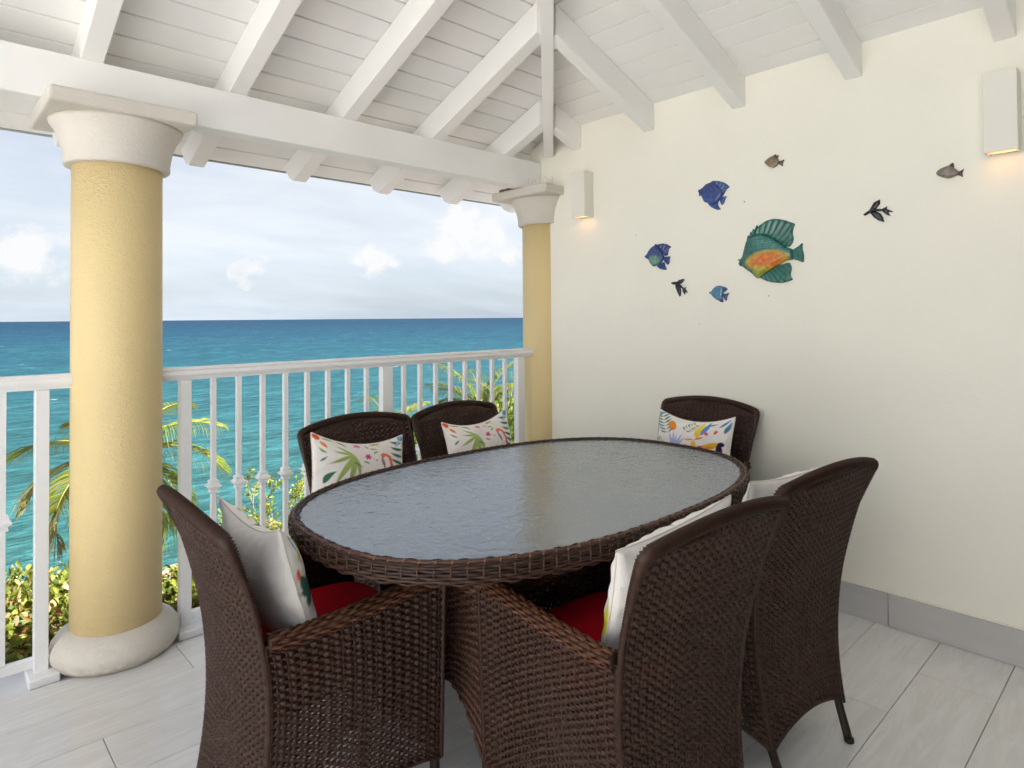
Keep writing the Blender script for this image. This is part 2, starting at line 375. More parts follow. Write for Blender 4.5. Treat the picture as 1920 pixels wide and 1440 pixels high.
# roof planes (undersides)
SS, SW = 0.393, 0.37
def zs_b(y): return 2.265 + SS*(2.833-y)     # sea-side rafter bottoms
def zw_b(x): return 2.29 + SW*(2.933-x)      # wall-side rafter bottoms
def zs_t(y): return zs_b(y) + 0.145
def zw_t(x): return zw_b(x) + 0.145
def hip_y(x): return 2.833 - (zw_b(x)-2.265)/SS     # plan line where both planes meet
def hip_x(y): return 2.933 - (zs_b(y)-2.29)/SW
roof = empty('porch_roof', (0, 0, 2.2), label='white timber hip roof with exposed rafters over the balcony', cat='roof')
def roofpart(o):
    o.location = Vector(o.location) - Vector((0, 0, 2.2)); return o
def slab_poly(name, pts, zf, thick, m, gapz=0.0):
    n = len(pts)
    V = [(x, y, zf(x, y)+gapz) for x, y in pts] + [(x, y, zf(x, y)+gapz+thick) for x, y in pts]
    F = [tuple(range(n)), tuple(range(2*n-1, n-1, -1))] + [(q, n+q, n+(q+1) % n, (q+1) % n) for q in range(n)]
    bm = bmesh.new(); vv = [bm.verts.new(v) for v in V]
    for f in F: bm.faces.new([vv[q] for q in f])
    if m is M_white: bmesh.ops.bevel(bm, geom=[e for e in bm.edges if all(len(f.verts) == 4 for f in e.link_faces)], offset=0.0018, segments=1, affect='EDGES')
    return roofpart(bm_obj(name, bm, m, roof))
XL = -0.75; YB = -1.3
BP = 0.1155; y0 = 2.975
k = 0
for k in range(-6, 40):
    ya = y0 - BP*k; yb = ya - BP + 0.008
    if ya > 3.60 or ya < -2.3: continue
    ya_ = min(ya, 3.56)
    xe = lambda y: 3.75 if y > 2.86 else min(hip_x(y), 3.75)
    wob = 0.0015*math.sin(k*12.9)
    if XL < xe(ya_) - 0.05:
        slab_poly('ceiling_board', [(XL, ya_), (XL, yb), (xe(yb), yb), (xe(ya_), ya_)], lambda x, y: zs_t(y)+wob, 0.016, M_white)
BPW = 0.115
for k in range(-4, 45):
    xa = 2.93 - BPW*k + 0.03; xb = xa - BPW + 0.0035
    if xb < XL: continue
    ye = lambda x: min(hip_y(x), 2.86) if x < 2.95 else 2.86
    slab_poly('ceiling_board', [(xa, YB), (xa, ye(xa)), (xb, ye(xb)), (xb, YB)], lambda x, y: zw_t(x), 0.016, M_white)
slab_poly('roof_deck', [(XL, 3.57), (XL, hip_y(XL)), (hip_x(2.86), 2.86), (3.75, 2.86), (3.75, 3.57)], lambda x, y: zs_t(y), 0.03, M_deck, 0.02)
slab_poly('roof_deck', [(3.4, YB), (3.4, 2.86), (hip_x(2.86), 2.86), (XL, hip_y(XL)), (XL, YB)], lambda x, y: zw_t(x), 0.03, M_deck, 0.0205)
roofpart(box('drip_edge', (XL, 3.561, zs_t(3.56)-0.004), (3.75, 3.575, zs_t(3.56)+0.055), M_gutter, roof, bev=0.002))
# rafters with stepped tails on the sea side
def tail_profile(ytop):
    p = [(ytop, zs_b(ytop)), (3.395, zs_b(3.395)), (3.405, zs_b(3.395)+.004)]
    z0 = zs_b(3.395); 
    p += [(3.43, z0+.022), (3.45, z0+.024), (3.458, z0+.050), (3.478, z0+.052), (3.486, z0+.078), (3.51, z0+.080), (3.52, zs_t(3.52)-.001)]
    p += [(ytop, zs_t(ytop)-.001)]
    return p
xs_r = [2.652 - 0.5395*q for q in range(0, 12)]
for x in xs_r:
    yt = hip_y(x)+0.03
    if x > XL:
        roofpart(prism('rafter', tail_profile(max(yt, -2.2)), x-0.038, x+0.038, 'x', M_white, roof, bev=0.003))
for x in (3.2, 3.7): roofpart(prism('rafter', tail_profile(2.87), x-.038, x+.038, 'x', M_white, roof, bev=0.003))
for q in range(0, 8):
    y = 2.532 - 0.5205*q
    xt = hip_x(y)+0.03
    prof = [(xt, zw_b(xt)), (XW, zw_b(XW)), (XW, zw_t(XW)-.001), (xt, zw_t(xt)-.001)]
    roofpart(prism('rafter', prof, y-0.034, y+0.034, 'y', M_white, roof, bev=0.003))
# hip rafter, a touch deeper than the jacks
def hip_beam():
    d = Vector((-1, hip_y(1.9)-hip_y(2.9), 0)); d = Vector((hip_x(-2.0)-2.90, -2.0-hip_y(2.90), 0)).normalized(); nrm = Vector((-d.y, d.x, 0))*0.030
    bm = bmesh.new(); ring = []
    for x in (2.905, XL):
        y = hip_y(x); zb = zw_b(x)-0.02; zt = zw_t(x)+0.01
        c0 = Vector((x, y, 0))
        ring.append([bm.verts.new(c0+s*nrm+Vector((0, 0, z))) for s, z in ((-1, zb), (1, zb), (1, zt-.0115), (-1, zt-.0115))])
    bm.faces.new(ring[0]); bm.faces.new(ring[1][::-1])
    for q in range(4): bm.faces.new((ring[0][q], ring[1][q], ring[1][(q+1) % 4], ring[0][(q+1) % 4]))
    bmesh.ops.bevel(bm, geom=bm.edges[:], offset=0.003, segments=1, affect='EDGES')
    roofpart(bm_obj('hip_rafter', bm, M_white, roof))
hip_beam()
roofpart(box('support_beam', (XL, 2.833, 2.090), (XW-0.001, 2.925, 2.2635), M_white, roof, bev=0.004))
roofpart(box('support_beam', (XW+.161, 2.835, 2.090), (3.75, 2.923, 2.2635), M_white, roof, bev=0.004))

# ------------------------------------------------------------------ columns
def column(cx, label):
    c_ = empty('column', (cx, YR, 0), label=label, cat='column', group='round yellow columns under the roof beam')
    lathe('shaft', [(0.1545, 0.085), (0.1545, 0.6), (0.154, 1.2), (0.1535, 1.89)], 72, M_yellow, c_)
    lathe('base', [(0.165, 0.0), (0.200, 0.004), (0.214, 0.025), (0.218, 0.05), (0.213, 0.075), (0.198, 0.098), (0.178, 0.112), (0.160, 0.122), (0.152, 0.124)], 72, M_cap, c_)
    cap = lathe('capital', [(0.150, 1.868), (0.176, 1.868), (0.181, 1.874), (0.181, 1.90), (0.186, 1.93), (0.194, 1.965), (0.207, 1.998), (0.224, 2.022), (0.228, 2.034), (0.15, 2.035)], 72, M_cap, c_)
    bm = bmesh.new(); add_box(bm, (-.240, -.243, 2.034), (.240, .243, 2.0885), 0.011, 3); ab = bm_obj('abacus', bm, M_cap, c_); ab.location.x = -.018
column(0.590, 'near yellow stucco column in front of the railing beside the chair')
column(3.022, 'far yellow stucco column half sunk into the wall corner')
# dry clump and bird wires on the far capital
bm = bmesh.new(); bmesh.ops.create_icosphere(bm, subdivisions=3, radius=1)
for v in bm.verts:
    n_ = mnoise.noise(v.co*2.3)*0.5; v.co = Vector((v.co.x*.05, v.co.y*.09, max(v.co.z, -.4)*.022))*(1+n_)
nest = bm_obj('bird_nest', bm, M_nest, smooth=True, label='small brown clump of dried nest on the far column capital', cat='nest'); nest.location = (2.83, 3.02, 2.094)
sp = empty('bird_wires', (2.84, 2.74, 2.085), label='short pale bird wires standing on the far column capital', cat='wires')
for q in range(9):
    x0_ = -0.045+0.012*q if q < 5 else 0.01+0.018*(q-5); y0_ = (0.07-0.02*q) if q < 5 else -0.035
    a = Acc(); a.tube(np.array([[x0_, y0_, 0], [x0_+.002*math.sin(q*3), y0_, .03], [x0_+.012*math.sin(q*2.1), y0_, .058+.012*math.sin(q*5)]]), 0.0009, 5, (0.6, 0.6, 0.58))
    o = a.build('wire', M_spike, sp)

# ------------------------------------------------------------------ railing
def make_baluster_mesh():
    bm = bmesh.new(); h = 0.0105
    add_box(bm, (-h, -h, 0.066), (h, h, 0.545), 0.0012); add_box(bm, (-h, -h, 0.585), (h, h, 1.032), 0.0012)
    return bm
def collar_bm():
    bm = bmesh.new(); prof = [(.0105, .535), (.017, .539), (.017, .546), (.0135, .550), (.018, .556), (.027, .563), (.027, .568), (.018, .576), (.0165, .580), (.018, .584), (.018, .590), (.0105, .594)]
    rings = []
    for r, z in prof: rings.append([bm.verts.new((sx*r, sy*r, z)) for sx, sy in ((-1, -1), (1, -1), (1, 1), (-1, 1))])
    for a, b in zip(rings[:-1], rings[1:]):
        for q in range(4): bm.faces.new((a[q], a[(q+1) % 4], b[(q+1) % 4], b[q]))
    bm.faces.new(rings[0]); bm.faces.new(rings[-1]); return bm
bal_me = col_me = None
def railing(x0, x1, label, bals, posts):
    global bal_me, col_me
    r_ = empty('balcony_railing', ((x0+x1)/2, YR, 0), label=label, cat='railing', group='white railings along the balcony edge')
    cx = (x0+x1)/2
    prof = [(-.024, 1.040), (-.030, 1.052), (-.026, 1.066), (-.029, 1.072), (-.020, 1.081), (.020, 1.081), (.029, 1.072), (.026, 1.066), (.030, 1.052), (.024, 1.040)]
    o = prism('top_rail', prof, x0-cx, x1-cx, 'x', M_rail, r_, bev=0)
    box('under_rail', (x0-cx, -.0155, 1.028), (x1-cx, .0155, 1.0395), M_rail, r_, bev=.001)
    box('bottom_rail', (x0-cx, -.0155, .032), (x1-cx, .0155, .064), M_rail, r_, bev=.002)
    for x in bals:
        if bal_me is None:
            o = bm_obj('baluster', make_baluster_mesh(), M_rail, r_); bal_me = o.data
            c2 = bm_obj('collar', collar_bm(), M_rail, o); col_me = c2.data
        else:
            o = link(bpy.data.objects.new('baluster', bal_me), r_); c2 = link(bpy.data.objects.new('collar', col_me), o)
        o.location = (x-cx, 0, 0)
    for x, wd in posts:
        bm = bmesh.new(); add_box(bm, (-wd, -.021, -.005), (wd, .021, 1.0275), .002)
        p = bm_obj('post', bm, M_rail, r_); p.location = (x-cx, -0.002, 0)
        bm = bmesh.new(); add_box(bm, (-.042, -.075, -.016), (.062 if x > 0.6 else .05, .045, .016), .004); bm_obj('foot_plate', bm, M_rail, p)
bals_r = [0.947+0.1062*q for q in range(8)]+[1.915+0.1047*q for q in range(8)]
railing(0.742, 2.905, 'long white railing running from the near column to the far column', bals_r, [(0.833, .0215), (1.804, .031), (2.768, .028)])
railing(-3.9, 0.438, 'white railing left of the near column at the picture edge', [0.237-0.106*q for q in range(9)]+[-0.823-.106*q for q in range(25)], [(0.349, .0215), (-0.72, .031)])

# ------------------------------------------------------------------ wall sconces
def sconce(y, z0, z1, wd, dep, label):
    s_ = empty('wall_sconce', (XW, y, z0), label=label, cat='wall lamp', group='white box sconces on the cream wall')
    h = z1-z0; a = wd/2; t_ = 0.008
    for lo, hi, nm in (((-dep, -a, 0), (-dep+t_, a, h), 'front_plate'), ((-dep+t_+.0003, -a, 0), (-.0005, -a+t_, h), 'side_plate'), ((-dep+t_+.0003, a-t_, 0), (-.0005, a, h), 'side_plate')):
        box(nm, lo, hi, M_sconce, s_, bev=.0015)
    box('diffuser', (-dep+t_+.001, -a+t_+.001, .012), (-.03, a-t_-.001, .016), M_bulb, s_, bev=0)
    box('bottom_plate', (-.0295, -a+t_+.001, .004), (-.001, a-t_-.001, .016), M_sconce, s_, bev=0)
    pl = bpy.data.lights.new('sconce_lamp', 'AREA'); pl.shape = 'RECTANGLE'; pl.size = wd*.7; pl.size_y = dep*.5; pl.energy = 0.004; pl.color = (1, .55, .25)
    po = bpy.data.objects.new('sconce_lamp', pl); COL.objects.link(po); po.parent = s_; po.location = (-dep*.55, 0, .008)
sconce(2.4565, 1.866, 2.131, 0.101, 0.085, 'small white box sconce lamp beside the far column')
sconce(0.456, 1.864, 2.156, 0.100, 0.085, 'white box sconce lamp at the right picture edge above the brown fish')
# ------------------------------------------------------------------ woven rattan
def weave(acc, S, nu, nv, amp=0.0035, thick=0.0028, fill=None, col=(.1, .045, .028), tone=0.22, sub=2, alt=False):
    """strands run along u (nv of them) and pass over and under nu stakes; S(u,v) -> points"""
    m = nu*sub+1
    u = np.linspace(0, 1, m); v = (np.arange(nv)+0.5)/nv
    wrow = np.ones(nv)
    if alt:                                   # a fat strand, then a thin tight one
        k_ = np.arange(nv)//2; np_ = (nv+1)//2; v = np.where(np.arange(nv) % 2 == 0, (k_+.31)/np_, (k_+.81)/np_); wrow = np.where(np.arange(nv) % 2 == 0, 1.24, .76)
    U, Vv = np.meshgrid(u, v)
    e = 1e-4
    u0, u1 = np.clip(U-e, 0, 1), np.clip(U+e, 0, 1); v0, v1 = np.clip(Vv-e, 0, 1), np.clip(Vv+e, 0, 1)
    P = S(U, Vv); Tu = (S(u1, Vv)-S(u0, Vv))/(u1-u0)[..., None]; Tv = (S(U, v1)-S(U, v0))/(v1-v0)[..., None]
    N = np.cross(Tu, Tv); N /= np.linalg.norm(N, axis=-1, keepdims=True)+1e-12
    halfw = 0.5*np.linalg.norm(Tv, axis=-1)/nv
    Wd = Tv/(np.linalg.norm(Tv, axis=-1, keepdims=True)+1e-12)
    f = np.full(U.shape, 1.12) if fill is None else fill(U, Vv)
    ph = np.cos(np.pi*nu*U + np.pi*np.arange(nv)[:, None])
    off = amp*ph*(np.where(wrow < 1, .55, 1.1)[:, None] if alt else 1)
    C0 = P + off[..., None]*N
    ang = np.array([0, 60, 120, 180, 240, 300])*np.pi/180
    X = np.cos(ang); Y = np.sin(ang)
    V = C0[:, :, None, :] + (halfw*f*wrow[:, None])[..., None, None]*X[None, None, :, None]*Wd[:, :, None, :] + thick*Y[None, None, :, None]*N[:, :, None, :]
    i = np.arange(nv)[:, None, None]; j = np.arange(m-1)[None, :, None]; k = np.arange(6)[None, None, :]
    idx = lambda a, b, c: (a*m+b)*6+c
    Q = np.stack([idx(i, j, k), idx(i, j+1, k), idx(i, j+1, (k+1) % 6), idx(i, j, (k+1) % 6)], -1).reshape(-1, 4)
    c_ = np.asarray(col)[None, :]*(1+tone*rng.uniform(-1, 1, (nv, 1)))
    C = np.repeat(c_, m*6, 0)
    acc.add(V.reshape(-1, 3), Q, None, C)
def stakes(acc, S, nu, w=0.004, t=0.002, n=14, col=(.06, .03, .02), skip=1):
    for k in range(0, nu+1, skip):
        u = np.full(n, min(max(k/nu, .002), .998)); v = np.linspace(0.003, .997, n); P = S(u, v)
        acc.tube(P, w, 5, col)
def ribbed_tube(acc, path, rad, pitch=0.0055, depth=0.10, n=9, col=(.1, .045, .028), flat=None, tone=.2):
    P = resample(path, pitch/2); k = len(P)
    r = np.broadcast_to(np.asarray(rad if np.isscalar(rad) else np.interp(np.linspace(0, 1, k), np.linspace(0, 1, len(rad)), rad), float), (k,)).copy()
    r *= 1+depth*np.where(np.arange(k) % 2 == 0, 1, -1)*.5
    V, Q, T = tube_arrays(P, r, n, flat=flat)
    tn = 1+tone*np.repeat(rng.uniform(-1, 1, (k+1)//2), 2)[:k]
    C = np.repeat(np.asarray(col)[None]*tn[:, None], n, 0); C = np.concatenate([C, C[:1], C[-1:]])
    acc.add(V, Q, T, C)
def arm_roll(acc, path, rad, col, n_str=9, stake=0.017):
    P = resample(path, 0.01); L = np.linalg.norm(np.diff(P, axis=0), axis=1).sum()
    T = np.gradient(P, axis=0); T /= np.linalg.norm(T, axis=1, keepdims=True)
    A = np.cross(T, [0, 0, 1.0]); A /= np.linalg.norm(A, axis=1, keepdims=True); B = np.cross(A, T)
    t = np.linspace(0, 1, len(P))
    def S(u, v):
        a = -2*np.pi*v
        g = lambda M_: np.stack([np.interp(u, t, M_[:, q]) for q in range(3)], -1)
        return g(P) + rad*(np.cos(a)[..., None]*g(A) + 0.85*np.sin(a)[..., None]*g(B))
    nu = int(L/stake)//2*2
    weave(acc, S, nu, n_str if n_str % 2 == 0 else n_str+1, amp=0.0028, thick=0.0026, col=col, tone=.3, sub=4)
    acc.tube(P, rad*.86, 8, (.03, .015, .01))
    for e in (P[-1:],):
        d = T[0] if e is not None and np.allclose(e, P[:1]) else T[-1]
        s_ = -1 if np.allclose(e, P[:1]) else 1
        acc.tube(np.concatenate([e, e+s_*d*.004, e+s_*d*.009]), np.array([rad*1.1, rad*.95, rad*.45]), 9, np.asarray(col))

BR = (.044, .0205, .0135); BR_D = (.041, .0185, .0120); BR_L = (.090, .035, .017)
zk = np.array([0, .1, .2, .3, .4, .5, .61, .70, .75, .79, .828, .87])
yk = np.array([-.253, -.228, -.209, -.199, -.197, -.205, -.226, -.250, -.266, -.280, -.293, -.309])
wk = np.array([.189, .196, .205, .215, .229, .241, .255, .262, .265, .266, .266, .262])
zf_ = np.linspace(0, .87, 88); ker = np.ones(9)/9
sm_ = lambda a: np.convolve(np.pad(np.interp(zf_, zk, a), 4, 'edge'), ker, 'valid')
yb_, wb_ = sm_(yk), sm_(wk)
yb = lambda z: np.interp(z, zf_, yb_); wb = lambda z: np.interp(z, zf_, wb_)
def S_back(u, v):
    z = .112+(.857-.112)*v
    lim = np.sqrt(np.clip(1-(z-.820)/.0385, 0.02, 1)); s = (2*u-1)*np.where(z > .820, lim, 1)
    z = z+.042*(1-s*s)*np.clip(1-v*1.6, 0, 1)**2
    return np.stack([s*(wb(z)-.004), yb(z) - .018*(1-s*s)*np.clip(z/.5, 0, 1), z], -1)
def back_outline(n=140):
    """up one side, round the shoulder, over the crown and down the other side"""
    z = np.linspace(.10, .815, 60); L_ = np.stack([-(wb(z)-.004), yb(z), z], -1)
    s = np.linspace(-.975, .975, 50); zc = .826+.034*(1-s*s); C_ = np.stack([s*.262, yb(zc)-.018*(1-s*s), zc], -1)
    Rr = L_[::-1]*np.array([-1, 1, 1]); P = np.concatenate([L_, C_, Rr]); P = resample(P, .004)
    k = np.ones(5)/5; Q = np.stack([np.convolve(np.pad(P[:, q], 2, 'edge'), k, 'valid') for q in range(3)], -1); Q[0], Q[-1] = P[0], P[-1]; return Q
def armz(y): return np.interp(y, [-.24, -.15, -.05, .05, .15, .25], [.588, .585, .590, .600, .611, .618])
def S_side(sgn):
    def S(u, v):
        y0 = lambda z: yb(z)+.004
        yf = .238
        zb_ = .115+.040*np.sin(np.pi*u)**.8 + .03*u
        # u from back to front
        yt = -.205+(yf+.205)*u
        zt_ = armz(yt)-.004
        z = zb_+(zt_-zb_)*v
        y = y0(z)+(yf-y0(z))*u
        xf = .236+.024*np.clip(z/.6, 0, 1.05); xr = wb(z)
        x = xr+(xf-xr)*np.minimum(u*1.6, 1)
        return np.stack([sgn*x, y, z], -1)
    return S
def S_apron(u, v):
    s = 2*u-1
    zb_ = .165+.045*(1-s*s); zt_ = .395
    z = zb_+(zt_-zb_)*v
    return np.stack([s*(.234+.02*z/.6), np.full_like(z, .232), z], -1)
def S_seat(u, v):
    return np.stack([(2*u-1)*.222, -.19+.42*v, np.full_like(u, .408)], -1)
def open_side(U, V):
    tri = np.clip(1-np.abs(U-.5)/.47, 0, 1)*.46
    inside = np.clip((tri - V)/.02, 0, 1)*np.clip((V-.04)/.03, 0, 1)
    post = 1-np.clip((.03-np.abs(U-.5))/.005, 0, 1)
    return 1.30-.64*inside*post
def open_back(U, V):
    tri = np.clip(1-np.abs(U-.5)/.48, 0, 1)**.6*.27
    inside = np.clip((tri - V)/.02, 0, 1)*np.clip((V-.05)/.03, 0, 1)
    return 1.30-.55*inside
def make_chair(label):
    r_ = empty('rattan_armchair', (0, 0, 0), label=label, cat='chair', group='rattan armchairs round the oval table')
    a = Acc(); weave(a, S_back, 42, 78, amp=.0042, col=BR_D, tone=.15, fill=open_back, alt=True, sub=3); stakes(a, S_back, 40, .0032, n=16)
    a.build('backrest', M_rattan, r_, kind='stuff')
    # rolled edges of the back
    a = Acc(); P = back_outline(); t_ = np.linspace(0, 1, len(P)); top_ = np.clip((P[:, 2]-.70)/.12, 0, 1)
    P = P+np.stack([0*top_, -.005*top_, 0*top_], -1); ribbed_tube(a, P, .0068+.0072*top_, .0072, .30, 10, BR, flat=None)
    u_ = np.linspace(0, 1, 40); ribbed_tube(a, S_back(u_, np.zeros(40)), .0068, .0072, .3, 8, BR)
    a.build('back_edging', M_rattan, r_)
    for sg in (-1, 1):
        a = Acc(); weave(a, S_side(sg), 34, 50, amp=.004, col=BR_D, tone=.15, fill=open_side, alt=True, sub=3); stakes(a, S_side(sg), 32, .003, n=12)
        a.build('side_panel', M_rattan, r_, kind='stuff')
        y = np.linspace(yb(.59)+.012, .245, 30)
        x = wb(.6)+(.262-wb(.6))*np.clip((y+.2)/.25, 0, 1)
        path = np.stack([sg*x, y, armz(y)+.002], -1)
        a = Acc(); arm_roll(a, path, .0195, BR_L, 12)
        v = np.linspace(.0, 1, 40); fr = S_side(sg)(np.ones(40), v); ribbed_tube(a, fr, .0065, .0052, .2, 8, BR); ribbed_tube(a, S_side(sg)(v, np.zeros(40)), .0065, .0072, .3, 8, BR)
        a.build('armrest', M_rattan, r_)
    a = Acc(); weave(a, S_apron, 32, 21, col=BR_D, tone=.12, fill=lambda U, V: 1.12-.5*np.clip((.55-V)/.05, 0, 1)*np.clip((V-.08)/.05, 0, 1)*(np.abs(U-.5) < .4)); stakes(a, S_apron, 32, .003, n=8)
    a.build('front_panel', M_rattan, r_, kind='stuff')
    a = Acc(); weave(a, S_seat, 24, 30, col=BR_D, tone=.12, sub=2); a.build('seat', M_rattan, r_, kind='stuff')
    for sg in (-1, 1):
        a = Acc(); z = np.linspace(.30, 0, 12); a.tube(np.stack([sg*(wb(z)-.013), yb(z)+.012*np.clip(z/.12, 0, 1), z], -1), np.linspace(.010, .0125, 12), 10); a.tube(np.array([[sg*.176, -.2515, .012], [sg*.176, -.2525, .0]]), .0135, 10)
        a.build('leg', M_legs, r_)
        a = Acc(); z = np.linspace(.58, 0, 8); a.tube(np.stack([sg*(.226+.02*z/.6), np.full(8, .226), z], -1), np.linspace(.0145, .0125, 8), 10)
        a.build('leg', M_legs, r_)
    return r_
def copy_tree(o, parent=None):
    c = o.copy(); COL.objects.link(c)
    if parent is not None: c.parent = parent
    for ch in list(o.children): copy_tree(ch, c)
    return c
CH = {'L': (0.777, 1.601, -92.2, 'rattan armchair at the near left end of the table by the column'),
      'F': (1.296, 0.996, -3.8, 'rattan armchair nearest the camera with its back to us, left of the pair in front'),
      'R': (1.904, 0.991, -6.1, 'rattan armchair right of the pair in front with one bare leg on the tiles'),
      'C1': (1.395, 2.133, 182.5, 'rattan armchair along the railing nearer the big column'),
      'C2': (1.931, 2.129, 184.5, 'rattan armchair along the railing nearer the far column'),
      'E': (2.600, 1.671, 87.3, 'rattan armchair at the far end of the table against the cream wall')}
proto = None; chairs = {}
for k, (x, y, a, lab) in CH.items():
    if proto is None: o = proto = make_chair(lab)
    else: o = copy_tree(proto); o['label'] = lab
    o.location = (x, y, 0); o.rotation_euler = (0, 0, R(a)); chairs[k] = o
# ------------------------------------------------------------------ seat cushions
def cushion_mesh():
    n = 26; u = np.linspace(-1, 1, n); U, V = np.meshgrid(u, u)
    p = 5.0
    rr = (np.abs(U)**p+np.abs(V)**p)**(1/p); sc = np.where(rr > 1e-6, np.maximum(np.abs(U), np.abs(V))/np.maximum(rr, 1e-6), 1)
    X = U*sc*.226; Y = V*sc*.218+.028
    m_ = np.maximum(np.abs(U), np.abs(V)); h = .036*np.sqrt(np.clip(1-m_**5, 0, 1)) + .016*(1-m_**2)
    top = np.stack([X, Y, .450+h], -1).reshape(-1, 3); bot = np.stack([X, Y, .450-.9*np.minimum(h, .036)], -1).reshape(-1, 3)
    i, j = np.meshgrid(np.arange(n-1), np.arange(n-1), indexing='ij'); q = np.stack([i*n+j, i*n+j+1, (i+1)*n+j+1, (i+1)*n+j], -1).reshape(-1, 4)
    return np.concatenate([top, bot]), np.concatenate([q, q[:, ::-1]+n*n])
cm = None
clabs = {'L': 'red seat cushion on the near left end armchair, brightly lit', 'F': 'dark red seat cushion on the armchair nearest the camera', 'R': 'red seat cushion hidden behind the chair backs on the right front armchair',
         'C1': 'red seat cushion under the table on the armchair by the railing nearer the big column', 'C2': 'red seat cushion hidden on the armchair by the railing nearer the far column', 'E': 'red seat cushion of the armchair against the cream wall, a sliver under the table rim'}
for k, o in chairs.items():
    if cm is None:
        V, Q = cushion_mesh(); c_ = mesh_obj('seat_cushion', V, Q, M_red, smooth=True); cm = c_.data
    else: c_ = link(bpy.data.objects.new('seat_cushion', cm))
    c_['label'] = clabs[k]; c_['category'] = 'cushion'; c_['group'] = 'red cushions on the armchair seats'
    c_.location = o.location; c_.rotation_euler = o.rotation_euler

# ------------------------------------------------------------------ table
TX, TY = 1.527, 1.473
table = empty('dining_table', (TX, TY, 0), label='oval rattan dining table with rippled glass top', cat='table')
AX, RAD = 0.276, 0.523
def stad(u, off=0.0):
    """closed path, rounded-oval plan, u in 0..1"""
    t = 2*np.pi*u; ct, st = np.cos(t), np.sin(t); n = 2.5
    a, b = AX+RAD-off+.01, RAD-off
    r = (np.abs(ct/a)**n+np.abs(st/b)**n)**(-1/n)
    return r*ct, r*st
def S_rim(u, v):
    # profile: inner top lip, over the top, down the outside, under
    pv = np.array([0, .10, .22, .30, .38, .50, .90, .96, 1.0]); po = np.array([.026, .022, .012, .005, .000, -.002, .000, .004, .012]); pz = np.array([.729, .7405, .7430, .7415, .736, .729, .697, .693, .692])
    off = np.interp(v, pv, po); z = np.interp(v, pv, pz)
    x, y = stad(1-u, off); return np.stack([x, y, z], -1)
a = Acc(); weave(a, S_rim, 170, 10, amp=.0026, thick=.0024, col=(.042, .021, .014), tone=.3, sub=4)
th = np.linspace(0, 1, 181); x, y = stad(th, .006); 
a.build('rim', M_rattan, table, kind='stuff')
a = Acc()
x, y = stad(th, .016); a.tube(np.stack([x, y, np.full(181, .714)], -1), .013, 8, (.03, .015, .01), flat=(.9, 1.6)); a.build('rim_core', M_legs, table)
for off, z, nm in ((.007, .7425, 'rim_binding'),):
    a = Acc(); x, y = stad(np.linspace(0, 1, 241), off); a.tube(np.stack([x, y, np.full(241, z)], -1), .0045, 7, (.085, .042, .03))
    u = np.linspace(0, 1, 141)[:-1]
    for q in u:
        x, y = stad(np.array([q]), off); x1, y1 = stad(np.array([q]), off-.006); x2, y2 = stad(np.array([q]), off+.006)
        a.tube(np.array([[x1[0], y1[0], z-.002], [x[0], y[0], z+.0048], [x2[0], y2[0], z-.002]]), .0024, 5, (.20, .09, .055))
        x3, y3 = stad(np.array([q]), -.0045)
        a.tube(np.array([[x[0], y[0], z], [x3[0], y3[0], z-.010], [x3[0], y3[0], z-.030], [x[0], y[0], z-.048]]), .0023, 5, (.075, .036, .024))
    a.build(nm, M_rattan, table)
n = 120; u = np.arange(n)/n; x, y = stad(u, .020)
bm = bmesh.new()
bot = [bm.verts.new((x[q], y[q], .732)) for q in range(n)]; top = [bm.verts.new((x[q], y[q], .739)) for q in range(n)]
bm.faces.new(bot[::-1]); bm.faces.new(top)
for q in range(n): bm.faces.new((bot[q], bot[(q+1) % n], top[(q+1) % n], top[q]))
bm_obj('glass_top', bm, M_glass, table)
bm = bmesh.new(); x, y = stad(u, .026); lo = [bm.verts.new((x[q], y[q], 0.722)) for q in range(n)]; hi = [bm.verts.new((x[q], y[q], .7305)) for q in range(n)]
bm.faces.new(lo[::-1]); bm.faces.new(hi)
for q in range(n): bm.faces.new((lo[q], lo[(q+1) % n], hi[(q+1) % n], hi[q]))
bm_obj('top_panel', bm, M_tray, table)
hx, hy = .42, .215
for sx in (-1, 1):
    for sy in (-1, 1): box('post', (sx*(hx-.045)-.017, sy*(hy-.03)-.017, .545), (sx*(hx-.045)+.017, sy*(hy-.03)+.017, .7215), M_legs, table, bev=.003)
def S_end(sg):
    def S(u, v):
        s = 2*u-1; zt_ = .545; zb_ = .025+.235*(1-np.abs(s)**2.2)
        z = zb_+(zt_-zb_)*v; k = np.clip((.30-z)/.3, 0, 1)**2
        return np.stack([sg*(hx+.05*k), s*sg*(hy+.06*k), z], -1)
    return S
def S_long(sg):
    def S(u, v):
        s = 2*u-1; zt_ = .545; zb_ = .025+.235*(1-np.abs(s)**2.2)
        z = zb_+(zt_-zb_)*v; k = np.clip((.30-z)/.3, 0, 1)**2
        return np.stack([-s*sg*(hx+.05*k), sg*(hy+.06*k), z], -1)
    return S
